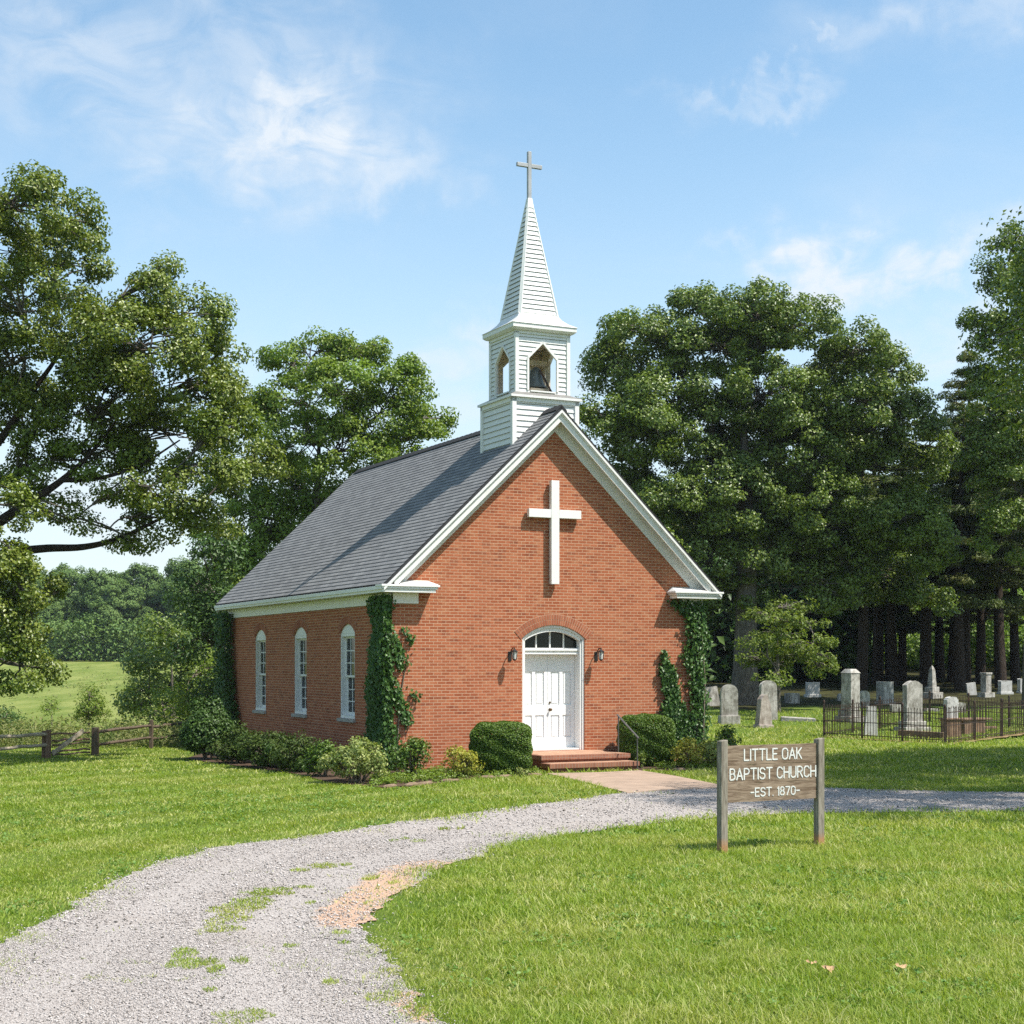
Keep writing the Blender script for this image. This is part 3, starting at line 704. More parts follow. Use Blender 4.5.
STEP_E = mat_edge('step_edge_brick'); STEP_R = mat('step_riser_dark_brick', (.22, .085, .05), .9, .3, 12)  # risers: plain brick tone, a little darker than the edge bricks
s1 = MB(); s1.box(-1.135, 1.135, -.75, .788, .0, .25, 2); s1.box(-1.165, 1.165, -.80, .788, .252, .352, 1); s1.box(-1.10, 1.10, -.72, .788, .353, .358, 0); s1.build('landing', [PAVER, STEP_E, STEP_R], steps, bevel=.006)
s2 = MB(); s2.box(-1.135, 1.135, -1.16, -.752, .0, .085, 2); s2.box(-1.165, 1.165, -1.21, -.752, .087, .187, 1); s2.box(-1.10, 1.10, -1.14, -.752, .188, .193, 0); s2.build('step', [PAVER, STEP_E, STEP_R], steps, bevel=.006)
RAIL = mat('grey_handrail_metal', (.11, .11, .105), .45, .15, 8, metal=.3)
hr = MB(); hr.bar((1.06, -.36, 1.24), (1.06, -1.34, .73), .035, .025); hrail = hr.build('handrail', RAIL, steps)
for yy, zz, z0 in ((-.42, 1.20, .35), (-1.28, .76, 0)):
    p = MB(); p.tube([(1.06, yy, z0), (1.06, yy, zz)], .015, 8); p.build('post', RAIL, hrail)
CONC = mat('pinkish_concrete', (.36, .26, .19), .9, .15, 2.5, .25, 70, stain=(.28, .205, .155), stain_amt=.5)
wk = []
for px, py in ((547, 774.5), (600, 773.5), (640, 771.5), (675, 777), (722, 786.5), (722, 789), (690, 790), (660, 791.5), (627, 794)): wk.append(flat(px, py))
wm = MB(); wm.add([(x, y, .03) for x, y in wk] + [(x, y, -.05) for x, y in wk], [tuple(range(9)), *[(i, (i + 1) % 9, 9 + (i + 1) % 9, 9 + i) for i in range(9)]])
tag(wm.build('walkway', CONC), 'pinkish concrete walkway from the steps to the gravel', 'walkway', kind='structure')

# planting bed round the church
BED_PX = [(186, 759), (210, 763), (250, 768), (296, 774.5), (330, 783), (385, 788.5), (430, 785), (478, 779.5), (540, 776)]
BED2_PX = [(636, 771), (668, 772), (700, 769), (722, 768), (745, 764)]
bedA = [np.array(flat(*p)) for p in BED_PX] + [np.array(cw(2.9, .1)[:2]), np.array(cw(.1, .1)[:2]), np.array(cw(.1, 13.0)[:2])]
bedB = [np.array(flat(*p)) for p in BED2_PX] + [np.array(cw(8.6, 1.4)[:2]), np.array(cw(8.2, .1)[:2]), np.array(cw(5.35, .1)[:2])]
MULCH = mat('mulch_soil', (.075, .045, .027), .95, .5, 14, .8, 60, stain=(.20, .13, .075), stain_amt=.7)
bm_ = MB()
for bd in (bedA, bedB): bm_.add([(p[0], p[1], .02) for p in bd], [tuple(range(len(bd)))])
tag(bm_.build('mulch_bed', MULCH), 'brown mulch planting bed round the chapel', 'planting bed', kind='structure')
# ------------------------------------------------------------------ foliage materials
LEAF_OAK = mat_leaf('oak_leaves', (.075, .120, .012), (.250, .285, .052), .26, .38, .45, .35, (.150, .210, .022))
LEAF_OAK2 = mat_leaf('broad_oak_leaves', (.060, .110, .013), (.215, .270, .048), .26, .38, .45, .25, (.160, .220, .028))
LEAF_LIT = mat_leaf('fresh_green_leaves', (.095, .165, .018), (.235, .295, .040), .32, .45, .35, .4, (.165, .25, .028))
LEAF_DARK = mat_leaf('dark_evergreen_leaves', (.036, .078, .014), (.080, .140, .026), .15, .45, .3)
LEAF_FAR = mat_leaf('far_wood_leaves', (.085, .155, .038), (.165, .235, .062), .2, .6, .2, .05, (.19, .26, .075))
LEAF_BOX = mat_leaf('boxwood_leaves', (.050, .105, .012), (.140, .210, .026), .22, .45, .3)
LEAF_IVY = mat_leaf('ivy_leaves', (0.034, 0.090, 0.016), (0.090, 0.167, 0.032), .15, .42, .35)
LEAF_VAR = mat_leaf('variegated_leaves', (.11, .17, .03), (.42, .44, .15), .25, .5, .3)
LEAF_YEL = mat_leaf('yellow_green_leaves', (.26, .28, .035), (.46, .41, .075), .3, .5, .3, 2.0, (.17, .22, .035))
LEAF_DOG = mat_leaf('pale_green_leaves', (.10, .155, .026), (.22, .26, .05), .35, .5, .3)
LEAF_AZA = mat_leaf('azalea_leaves', (.042, .075, .014), (.095, .130, .026), .2, .5, .2, 1.5, (.045, .095, .016))
NEEDLE = mat_leaf('pine_needles', (0.065, 0.102, 0.021), (0.132, 0.163, 0.034), .2, .5, .35, .5, (0.178, 0.178, 0.037))
WEED = mat_leaf('meadow_weed_leaves', (.14, .18, .05), (.30, .28, .12), .3, .7, .2, 1.2, (.10, .16, .04))
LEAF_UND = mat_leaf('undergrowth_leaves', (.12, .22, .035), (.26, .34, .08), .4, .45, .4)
def mat_bark(name, c1, c2):
    m, t, b, o = start_mat(name)
    n = t.noise(t.scalev(o, (7, 7, 1.3)), 3, 8, .7, .6)
    c = t.mix(t.ramp(n, .35, .65), c1, c2)
    t.put(b.inputs['Base Color'], c); b.inputs['Roughness'].default_value = .95; b.inputs['Specular IOR Level'].default_value = .15
    t.put(b.inputs['Normal'], t.bump(n, 1.0, .06)); return m
BARK = mat_bark('grey_oak_bark', (.075, .064, .052), (.20, .175, .145)); BARK_P = mat_bark('pine_bark', (.022, .016, .012), (.075, .055, .042))
TWIG = mat_bark('shrub_stems', (.14, .11, .08), (.30, .25, .19))

# ------------------------------------------------------------------ trees and shrubs
def limb_path(p, q, rng, n=9, sag=.0, up=.35, wob=.06):
    p, q = np.array(p, float), np.array(q, float); d = q - p; Ln = np.linalg.norm(d)
    c = p + d * .45 + np.array([0, 0, Ln * up * .5]) - np.array([d[0], d[1], 0]) * .12
    s = np.linspace(0, 1, n)[:, None]
    pts = (1 - s) ** 2 * p + 2 * s * (1 - s) * c + s * s * q
    a1, a2 = rng.normal(size=3), rng.normal(size=3)
    pts += Ln * wob * (a1 * np.sin(math.pi * s) * .6 + a2 * np.sin(2 * math.pi * s) * .5)
    return pts

def foot(px, Y): x = (px - 512) / F * Y; return (x, Y, float(terr(x, Y)))

def crown_clumps(blobs, rng, dens, cr, low=.45):
    out = []
    C_ = np.array([b_[:3] for b_ in blobs]); R_ = np.array([b_[3:6] for b_ in blobs])
    for i, b_ in enumerate(blobs):
        c, r = C_[i], R_[i]; area = 4 * math.pi * ((r[0] * r[1] + r[1] * r[2] + r[0] * r[2]) / 3)
        k = max(3, int(area * dens)); u = nrm(rng.normal(size=(k * 2, 3))); u = u[(u[:, 2] > -.25) | (rng.random(len(u)) < low)][:k]
        fr = rng.uniform(.45, 1.0, (len(u), 1)) ** .55
        p = c + u * r * fr
        dd = np.linalg.norm((p[:, None, :] - C_[None]) / R_[None], axis=2); dd[:, i] = 9
        keep = dd.min(1) > .55
        for q, un in zip(p[keep], u[keep]): out.append((q, un, cr * rng.uniform(.65, 1.35), i))
    return out

def leaves_for(clumps, rng, per, L, W, flat_=.7, up=.45, droop=.25, out=.35):
    Ps, Ns, Ts = [], [], []
    for q, un, r, i in clumps:
        k = max(4, int(per * (r ** 2) * rng.uniform(.7, 1.3)))
        u = nrm(rng.normal(size=(k, 3))); rad = r * rng.uniform(.15, 1, (k, 1)) ** .5
        sq = np.array([1, 1, flat_]); P_ = q + u * rad * sq
        P_[:, 2] -= droop * r * (np.sum(u[:, :2] ** 2, 1)) * .5
        Ps.append(P_); Ns.append(u * .6 + un * out + np.array([0, 0, up]) + rng.normal(size=(k, 3)) * .42); Ts.append(u * .3 + np.array([0, 0, -.15]) + rng.normal(size=(k, 3)))
    P_, N_, T_ = map(np.concatenate, (Ps, Ns, Ts))
    return leaf_geo(P_, N_, L, W, rng, T_)

def tree(name, label, cat, base, trunk_r, fork, blobs, leafm, barkm=BARK, seed=1, dens=.5, cr=.75, per=60, L=.2, W=.12, group=None, twigs=True, lean=(0, 0), flare=1.35, low=.45, cname='crown', out=.35):
    """base: ground point; blobs: crown lobes (x, y, z, rx, ry, rz) in the world; every lobe gets a limb, every clump a twig."""
    rng = np.random.default_rng(seed); B_ = np.array(base, float)
    root = empty(name, base, 0, label, cat, group)
    bl = [(b_[0] - B_[0], b_[1] - B_[1], b_[2] - B_[2], *b_[3:]) for b_ in blobs]
    cl = crown_clumps(bl, rng, dens, cr, low)
    V, T = leaves_for(cl, rng, per, L, W, out=out); fast_mesh(cname, V, T, leafm, root)
    mb = MB(); top = max(b_[2] for b_ in bl)
    tz = np.linspace(0, 1, 9); H = top * .82
    tp = np.stack([lean[0] * tz ** 1.5 + np.sin(tz * 5 + seed) * .10 * H * .06, lean[1] * tz ** 1.5 + np.cos(tz * 4 + seed) * .1 * H * .06, tz * H], 1); tp[0, :2] = 0; tp[0, 2] = -.25
    tr_ = trunk_r * np.array([flare, 1.02, .93, .84, .72, .55, .38, .22, .10])
    mb.tube(tp, tr_, 12)
    nodes = [(tp[k], tr_[k]) for k in range(9) if tp[k][2] > fork * .75]   # points a limb may grow from, with the radius there
    trunk_n = len(nodes)
    order = sorted(range(len(bl)), key=lambda i: np.linalg.norm(np.array(bl[i][:3]) - np.array([0, 0, fork])))
    for i in order:
        c = np.array(bl[i][:3]); cost = [np.linalg.norm(c - p) * (1 + .9 * max(0, (p[2] - c[2]) / (np.linalg.norm(c - p) + .1))) + (.0 if k >= trunk_n else .2 * np.linalg.norm(c - p)) + 2.2 * max(0, np.hypot(p[0], p[1]) - .8 * np.hypot(c[0], c[1])) + .5 * max(0, abs(c[2] - p[2]) - np.hypot(*(c - p)[:2])) for k, (p, r) in enumerate(nodes)]
        p0, rp = nodes[int(np.argmin(cost))]
        path = limb_path(p0, c, rng, 10, up=.28, wob=.045); ln = np.linalg.norm(c - p0)
        rr = np.linspace(min(rp * .72, trunk_r * .42, .024 * ln + .05), .028, 10)
        mb.tube(path, rr, 7, caps=False)
        nodes += [(path[k], rr[k]) for k in (3, 5, 7, 8)]
        if twigs:
            for q, un, r, j in [c_ for c_ in cl if c_[3] == i]:
                s0 = path[int(rng.integers(4, 10))]
                pth = limb_path(s0, q, rng, 5, up=.25, wob=.09); mb.tube(pth, np.linspace(.03, .008, 5), 4, caps=False)
    mb.build('trunk', barkm, root)
    return root

def pb(lst, Y, seed=0, dscale=1.0):   # crown lobes measured off the photograph: (px, py, half width px, half height px[, depth offset]) at distance Y
    rng = np.random.default_rng(seed); out = []
    for b_ in lst:
        off = b_[4] if len(b_) > 4 else rng.uniform(-1.8, 1.8)
        yy = Y + off * min(1, 1.2 * b_[2] * Y / F); p = pt(b_[0], b_[1], yy); s = yy / F; out.append((p.x, p.y, p.z, b_[2] * s, (b_[2] + b_[3]) / 2 * s * dscale, b_[3] * s))
    return out

# great oak on the left
OY = 38
oak1 = [(25, 205, 48, 44), (85, 222, 22, 30), (60, 262, 45, 36), (-30, 250, 70, 60), (15, 300, 45, 38), (148, 285, 38, 34), (190, 320, 42, 34), (110, 320, 36, 26), (222, 352, 22, 26), (150, 350, 62, 40), (85, 345, 40, 36), (25, 360, 45, 40),
        (195, 385, 48, 34), (110, 405, 66, 40), (40, 420, 48, 42), (170, 435, 60, 32), (226, 425, 30, 30), (95, 455, 50, 28), (30, 470, 42, 26), (200, 475, 42, 24), (150, 487, 30, 18), (255, 460, 25, 24), (110, 498, 26, 14), (70, 520, 22, 12), (60, 590, 14, 10, -2), (165, 518, 30, 16), (210, 520, 26, 20), (130, 540, 15, 8),
        (8, 545, 24, 28, -3), (22, 590, 26, 26, -3), (10, 630, 24, 26, -3), (30, 640, 22, 16, -3), (22, 678, 26, 10, -3), (-25, 600, 30, 60, -3),
        (-110, 300, 90, 70), (-140, 420, 90, 80), (-60, 400, 60, 60), (-90, 200, 60, 50), (-100, 520, 60, 40, -2), (-200, 350, 60, 70)]
oak1 += [(150, 470, 34, 20), (45, 500, 30, 18), (185, 505, 30, 16), (5, 505, 30, 24, -2), (32, 612, 22, 24, -3), (8, 660, 26, 22, -3), (40, 668, 16, 9, -3), (235, 395, 16, 18), (100, 375, 50, 30), (60, 300, 34, 26)]
oak_big = tree('oak_tree', 'huge spreading oak with low hanging limbs on the lawn edge beside the meadow', 'tree', foot(-58, 38), .55, 2.6, pb(oak1, OY, 3), LEAF_OAK, seed=11, dens=1.55, cr=.42, per=1250, L=.088, W=.074)
lb = MB()
for pl, r0 in (([(-45, 560, -.6), (-12, 530, -1.2), (30, 502, -1.6), (62, 480, -1.6), (92, 452, -1.2), (118, 418, -.8)], .20), ([(-48, 590, -.5), (-10, 558, -1.4), (40, 549, -2.0), (84, 547, -2.2), (120, 538, -2.0), (158, 520, -1.6), (190, 505, -1.2)], .17), ([(-40, 480, 0), (0, 440, -1), (30, 395, -1.3), (60, 352, -1.2), (85, 300, -.6)], .15), ([(62, 480, -1.6), (100, 478, -1.8), (140, 465, -1.6), (180, 440, -1.2)], .085)):
    q_ = spline([tuple(pt(x_, y_, OY + .25 * o_ + .5) - oak_big.location) for x_, y_, o_ in pl], 6)
    lb.tube([tuple(v_) for v_ in q_], np.linspace(r0 * .85, .018, len(q_)), 9)
lb.build('limb', BARK_P, oak_big)
# tree behind the chapel's ridge
t2 = [(362, 352, 26, 22), (320, 352, 32, 22), (285, 362, 22, 20), (398, 378, 26, 24), (340, 392, 50, 34), (380, 415, 42, 30), (290, 400, 32, 30), (415, 392, 16, 14), (300, 440, 42, 34), (432, 418, 24, 14), (410, 440, 34, 20), (350, 450, 46, 32), (262, 420, 24, 24),
      (270, 470, 36, 30), (235, 490, 30, 26), (300, 500, 50, 32), (255, 520, 36, 30), (220, 540, 26, 26), (340, 500, 40, 30), (400, 470, 30, 20), (280, 560, 40, 40), (230, 580, 24, 36)]
tree('hickory_tree', 'tall fresh green tree rising behind the grey roof of the chapel', 'tree', foot(318, 58), .38, 4.5, pb(t2, 58, 5), LEAF_LIT, seed=21, dens=1.15, cr=.50, per=680, L=.12, W=.10)
# great oak behind the graveyard
t3 = [(640, 335, 42, 32), (612, 372, 36, 30), (700, 312, 36, 30), (752, 308, 46, 28), (800, 326, 40, 34), (720, 350, 56, 36), (860, 352, 34, 30), (835, 378, 36, 34), (892, 372, 22, 26), (665, 392, 52, 36), (600, 415, 24, 24), (770, 392, 60, 44), (865, 410, 48, 40), (905, 418, 36, 30), (700, 440, 60, 40), (640, 440, 36, 30),
      (622, 470, 26, 22), (930, 445, 24, 22), (800, 460, 66, 44), (885, 470, 56, 36), (740, 500, 64, 40), (670, 500, 42, 34), (830, 530, 62, 36), (905, 520, 50, 30), (930, 545, 36, 26), (770, 555, 60, 32), (700, 555, 46, 34), (880, 575, 52, 26), (925, 598, 34, 18), (690, 600, 34, 22), (740, 592, 36, 20), (835, 592, 34, 18), (650, 560, 40, 50)]
t3 += [(760, 345, 30, 24), (735, 420, 44, 34), (790, 428, 40, 34), (690, 350, 30, 26), (655, 425, 34, 30), (840, 440, 44, 36), (815, 500, 50, 36), (720, 470, 50, 34), (640, 505, 34, 40), (875, 430, 34, 30), (785, 520, 44, 30), (850, 560, 44, 26)]
t3 = [(x_, y_, a_ * .94, h_ * .92) for x_, y_, a_, h_ in t3]
tree('oak_tree', 'large broad oak standing behind the headstones at the side of the chapel', 'tree', tuple(at(745, 704)), .50, 4.2, pb(t3, 66, 7, 1.25), LEAF_OAK2, seed=31, dens=.86, cr=.58, per=640, L=.135, W=.112)
# trees at the right edge, mostly outside the picture; they shade the drive and the lawn
ta = [(12.6, 26, 11.3, 3.4, 3.4, 2.0), (10.2, 25, 9.6, 2.0, 2.2, 1.7), (9.9, 27.6, 8.0, 1.7, 2.4, 1.2), (14.8, 27, 9.4, 3, 3, 2.2), (11.6, 23.6, 7.4, 2.4, 2.0, 1.5), (12.6, 28.6, 6.8, 2.8, 2.2, 1.3), (15, 24, 7, 2.6, 2.6, 1.5), (10.6, 26.3, 6.6, 1.6, 1.6, .8)]
tree('maple_tree', 'leafy tree just outside the picture edge shading the gravel drive', 'tree', (13.2, 26.2, 0), .34, 3.6, ta, LEAF_OAK2, seed=41, dens=.8, cr=.55, per=460, L=.085, W=.06)
tb_ = [(17.5, 36.5, 10.5, 3.6, 3.6, 2.6), (14.6, 36, 8.0, 2.2, 2.8, 1.8), (19.5, 39, 8.6, 3, 3, 2.2), (16.5, 33.6, 7.4, 2.8, 2.2, 1.8), (17.0, 39.5, 7.4, 2.6, 2.6, 1.6)]
tree('maple_tree', 'dense tree outside the picture edge shading the grass before the iron fence', 'tree', (17.6, 37, 0), .36, 3.6, tb_, LEAF_OAK2, seed=42, dens=1.0, cr=.8, per=100, L=.2, W=.12)
t4 = [(1012, 250, 22, 26), (990, 272, 18, 14), (1020, 290, 30, 26), (985, 318, 20, 14), (1005, 335, 30, 24), (972, 322, 10, 7), (1000, 380, 28, 26), (985, 400, 20, 18), (1020, 420, 34, 34), (996, 440, 26, 26), (980, 470, 20, 20), (1015, 490, 34, 34), (1050, 330, 40, 50), (1060, 430, 40, 50), (1000, 530, 26, 24), (1045, 540, 36, 36), (1040, 250, 24, 34)]
tree('maple_tree', 'tall dark green tree rising at the picture edge behind the iron fence', 'tree', foot(1034, 63), .38, 6.5, pb(t4, 63, 23), LEAF_OAK2, seed=43, dens=.9, cr=.56, per=600, L=.13, W=.105)
td = [(12.9, 31.5, 13.0, 1.7, 2.2, 1.4), (12.2, 33, 10.5, 1.6, 2, 1.3), (13.5, 30.5, 11, 2, 2, 1.5), (14, 33, 13.5, 2.2, 2.4, 1.6), (12.4, 31, 8.2, 1.5, 1.8, 1), (15, 31, 9, 2.4, 2.4, 1.6), (14, 34, 8, 2, 2.2, 1.2), (13, 35.5, 11, 1.6, 1.8, 1.2)]
tree('maple_tree', 'tall tree outside the picture edge shading the lawn behind the sign', 'tree', (14.6, 32, 0), .34, 4.5, td, LEAF_OAK2, seed=44, dens=1.0, cr=.5, per=420, L=.12, W=.09)
# small understory tree with pale horizontal sprays
t5 = [(806, 622, 26, 6), (780, 634, 28, 6), (815, 643, 22, 6), (800, 657, 34, 6), (772, 664, 24, 6), (822, 668, 16, 5), (765, 616, 24, 6), (790, 606, 22, 6), (755, 642, 20, 6), (826, 657, 14, 5), (790, 648, 30, 6), (785, 620, 26, 6), (775, 678, 22, 6), (750, 660, 18, 7)]
tree('dogwood_tree', 'small tree with pale yellow green sprays under the large oak', 'tree', foot(778, 61), .09, 1.2, pb(t5, 61, 9), LEAF_DOG, seed=51, dens=2.6, cr=.36, per=420, L=.13, W=.09)
# trees and shrubs between the chapel's far corner and the meadow
t6 = [(215, 560, 30, 26), (200, 600, 28, 30), (228, 620, 26, 40), (205, 640, 26, 30), (232, 680, 24, 40), (190, 585, 20, 18), (222, 700, 20, 30)]
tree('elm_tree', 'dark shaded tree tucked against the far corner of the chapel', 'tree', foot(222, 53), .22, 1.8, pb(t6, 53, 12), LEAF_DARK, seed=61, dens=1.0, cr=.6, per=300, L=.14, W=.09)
t7 = [(x_, y_ + 14, a_, h_) for x_, y_, a_, h_ in [(212, 640, 22, 20), (140, 690, 16, 14), (205, 665, 26, 20), (150, 668, 20, 14), (128, 690, 10, 9), (165, 620, 24, 20), (182, 640, 26, 24), (150, 650, 20, 18), (168, 668, 34, 22), (195, 690, 30, 22), (140, 675, 16, 14)]]
tree('young_tree', 'bushy mid green tree at the meadow edge beside the dark corner tree', 'tree', foot(172, 64), .16, 1.2, pb(t7, 64, 13), LEAF_OAK2, seed=62, dens=.8, cr=.65, per=260, L=.16, W=.11)
t8 = [(205, 672, 22, 18), (190, 700, 26, 16), (215, 705, 22, 18), (165, 705, 18, 14), (150, 716, 14, 10), (180, 722, 26, 10)]
tree('wild_shrub', 'bright leafy shrub thicket behind the rail fence near the chapel corner', 'shrub', foot(188, 54), .08, .4, pb(t8, 54, 14), LEAF_LIT, TWIG, seed=63, dens=1.6, cr=.45, per=420, L=.11, W=.075, cname='foliage')
t9 = [(90, 694, 6, 10), (90, 704, 11, 9), (90, 712, 15, 8), (90, 697, 7, 9), (84, 708, 12, 7), (97, 708, 11, 7), (90, 718, 17, 6), (78, 716, 8, 6), (103, 716, 9, 6)]
tree('sapling', 'cone shaped green sapling growing just beyond the wooden gate', 'sapling', foot(89, 50), .06, .3, pb(t9, 50, 15, 1.2), LEAF_LIT, TWIG, seed=64, dens=4, cr=.26, per=900, L=.085, W=.045)
t10 = [(52, 704, 8, 4), (46, 710, 5, 3), (58, 709, 6, 3)]
tree('sapling', 'thin sparse sapling standing alone on the meadow slope', 'sapling', foot(52, 78), .05, .5, pb(t10, 78, 16), LEAF_LIT, TWIG, seed=65, dens=2.0, cr=.35, per=300, L=.11, W=.07)
t11 = [(2, 718, 14, 12), (14, 726, 10, 9), (-18, 715, 20, 16), (22, 733, 7, 5)]
tree('wild_shrub', 'dark round shrub on the meadow beyond the pale fence rails', 'shrub', foot(4, 56), .06, .4, pb(t11, 56, 17), LEAF_DARK, TWIG, seed=66, dens=1.6, cr=.45, per=400, L=.11, W=.07, cname='foliage')
t12 = [(122, 724, 10, 8), (132, 728, 8, 6), (112, 728, 8, 5)]
tree('wild_shrub', 'small dark shrub between the gate sapling and the leafy thicket', 'shrub', foot(122, 53), .05, .3, pb(t12, 53, 18), LEAF_LIT, TWIG, seed=67, dens=2.4, cr=.35, per=420, L=.1, W=.07, cname='foliage')

# far wood on the hill beyond the meadow: single trees, copies of four
protos = []
for k in range(4):
    r_ = np.random.default_rng(100 + k); bl = []
    Hh = (15, 18, 13, 16)[k]
    bl.append((0, 0, Hh * .60, Hh * .25, Hh * .25, Hh * .36)); bl.append((0, 0, Hh * .28, Hh * .20, Hh * .20, Hh * .22))
    for _ in range(9):
        a, q = r_.uniform(0, 2 * math.pi), r_.uniform(.1, 1); zz = Hh * (.30 + .52 * q); rr = Hh * .22 * math.sin(math.pi * (.25 + .62 * q))
        bl.append((rr * math.cos(a), rr * math.sin(a), zz, *(Hh * r_.uniform(.09, .15) * np.array([1, 1, 1.1]))))
    protos.append(tree('woodland_tree', 'hazy green tree in the far wood behind the meadow and the chapel', 'tree', (0, 0, 0), .3, Hh * .3, bl, LEAF_FAR, seed=110 + k, dens=.34, cr=.95, per=110, L=.34, W=.28, out=.9, group='trees of the far wood', twigs=False, low=.6))
r_ = np.random.default_rng(9); n_ = 0
for row, (yy, sp) in enumerate(((222, 5.4), (233, 5.6), (246, 6.0), (262, 6.5))):
    x = -.38 * yy
    while x < (.42 * yy if row == 0 else .1 * yy if row == 1 else -.165 * yy):
        p = protos[n_ % 4]; xx = x + r_.uniform(-1.5, 1.5); y2 = yy + r_.uniform(-3, 3)
        slope_ = np.clip((-.21 * yy - xx) / (.12 * yy), -.4, 1)
        s = r_.uniform(.62, .92)
        loc = (xx, y2, float(terr(xx, y2)) - .3 + row * .9)
        if n_ < 4:
            p.location = loc; p.rotation_euler.z = r_.uniform(0, 6.28); p.scale = (s, s, s * r_.uniform(.9, 1.15))
        else: dup(p, loc, r_.uniform(0, 6.28), (s, s, s * r_.uniform(.85, 1.15)))
        n_ += 1; x += sp * r_.uniform(.75, 1.25)
# undergrowth at the foot of the far wood and the weeds by the fence (nobody could count them)
def scatter_clumps(pts, r, rz, per, L, W, mtl, name, label, seed, up=.5):
    rng = np.random.default_rng(seed); cl = [(np.array(p), nrm(np.array([rng.normal() * .4, rng.normal() * .4 - .3, 1.0])), r * rng.uniform(.6, 1.4), 0) for p in pts]
    V, T = leaves_for(cl, rng, per, L, W, rz, up); o = fast_mesh(name, V, T, mtl); tag(o, label, 'undergrowth', kind='stuff'); return o
r_ = np.random.default_rng(12)
pts = []
for _ in range(620):
    y = r_.uniform(213, 230); x = r_.uniform(-.36, -.17) * y; pts.append((x, y, float(terr(x, y)) + r_.uniform(.2, 5.5)))
scatter_clumps(pts, 1.4, .9, 22, .5, .35, LEAF_FAR, 'wood_edge_undergrowth', 'low leafy growth along the foot of the far wood', 5)
pts = []
for _ in range(900):
    y = 44.5 + r_.exponential(4.0); x = r_.uniform(-.40, -.18) * y - 0.2
    if y > 62: continue
    pts.append((x, y, float(terr(x, y)) + r_.uniform(.0, .45)))
scatter_clumps(pts, .42, 1.2, 130, .14, .04, WEED, 'meadow_weeds', 'tall straw coloured weeds behind the rail fence', 6, .1)

pts = []
for _ in range(1500):
    y = r_.uniform(60, 205); x = r_.uniform(-.42, -.17) * y
    if math.sin(x * .13 + 1.3) + math.sin(y * .07 + x * .05) + r_.normal() * .5 > .5: pts.append((x, y, float(terr(x, y)) + r_.uniform(-.1, .12)))
scatter_clumps(pts, .55, .5, 26, .26, .10, WEED, 'meadow_tussocks', 'rough grass tussocks scattered over the meadow slope', 16, .3)
# pines of the wood behind the graveyard
def pine(seed, H, crown0, spread):
    rng = np.random.default_rng(seed); root = empty('pine_tree', (0, 0, 0), 0, 'tall dark pine in the wood behind the headstones', 'tree', 'pines of the wood behind the graveyard')
    mb = MB(); zt = np.linspace(-.3, H, 9); zt[-1] = H - .5; mb.tube(np.stack([np.sin(zt * .25 + seed) * .12, np.cos(zt * .2 + seed) * .1, zt], 1), np.linspace(.30, .03, 9) * H / 17, 9)
    cl = []; z = crown0
    while z < H - .1:
        q = (z - crown0) / (H - crown0); Lm = spread * (1 - q) ** .7 * rng.uniform(.75, 1.1) + .4
        for k in range(int(rng.integers(3, 6))):
            a = rng.uniform(0, 6.28); tip = np.array([Lm * math.cos(a), Lm * math.sin(a), z + Lm * rng.uniform(-.12, .22)])
            pth = limb_path((0, 0, z), tip, rng, 6, up=.12, wob=.05); mb.tube(pth, np.linspace(.06, .012, 6), 5, caps=False)
            for s in np.arange(.35, 1.02, .55 / Lm):
                i = min(int(s * 5), 4); f_ = s * 5 - i; p = pth[i] * (1 - f_) + pth[i + 1] * f_ if i < 5 else pth[5]
                cl.append((p + rng.normal(size=3) * np.array([.25, .25, .08]), np.array([math.cos(a), math.sin(a), .3]), .5 * rng.uniform(.7, 1.3), 0))
        z += rng.uniform(.5, .85)
    for k in range(5): a = rng.uniform(0, 6.28); z = rng.uniform(crown0 * .4, crown0); mb.tube([(0, 0, z), (.7 * math.cos(a), .7 * math.sin(a), z + .1)], [.03, .008], 4, caps=False)
    V, T = leaves_for(cl, rng, 330, .30, .06, .45, .25, .5); fast_mesh('crown', V, T, NEEDLE, root); mb.build('trunk', BARK_P, root); return root
pp = [pine(201, 17, 5.0, 3.2), pine(202, 19, 6.5, 3.0), pine(203, 16, 4.2, 3.4), pine(204, 18, 7.0, 2.8)]
spots = [(862, 692, 76), (876, 690, 80), (888, 690, 84), (893, 690, 79), (904, 688, 83), (928, 690, 78), (941, 688, 86), (953, 688, 82), (961, 692, 75), (967, 690, 78), (979, 690, 80), (1001, 688, 77), (1016, 688, 83), (1035, 690, 74), (845, 690, 84), (828, 690, 88), (811, 690, 86), (848, 690, 93), (830, 690, 92), (815, 690, 95), (865, 690, 96), (792, 690, 92), (800, 690, 98), (780, 690, 99), (1060, 690, 90), (772, 690, 96), (885, 690, 101), (720, 690, 94), (698, 690, 99), (672, 690, 93), (738, 690, 100), (1075, 690, 82), (1110, 690, 88), (1140, 690, 80), (1180, 690, 86), (1220, 690, 84), (1265, 690, 90), (1310, 690, 83)]
tops = {0: .80, 14: .75, 15: .7, 16: .7, 21: .65, 25: .6, 27: .55, 28: .55, 29: .5, 30: .6, 20: .7, 26: .75}
for i, (px, py, yy) in enumerate(spots):
    x = (px - 512) / F * yy; z = float(terr(x, yy)); s = tops.get(i, r_.uniform(.74, .9)); s2 = r_.uniform(.85, 1.1); s *= .8 if 880 < px < 950 else 1
    if i < 4: o = pp[i]; o.location = (x, yy, z); o.scale = (s2, s2, s)
    else: dup(pp[i % 4], (x, yy, z), r_.uniform(0, 6.28), (s2, s2, s))
pts = []
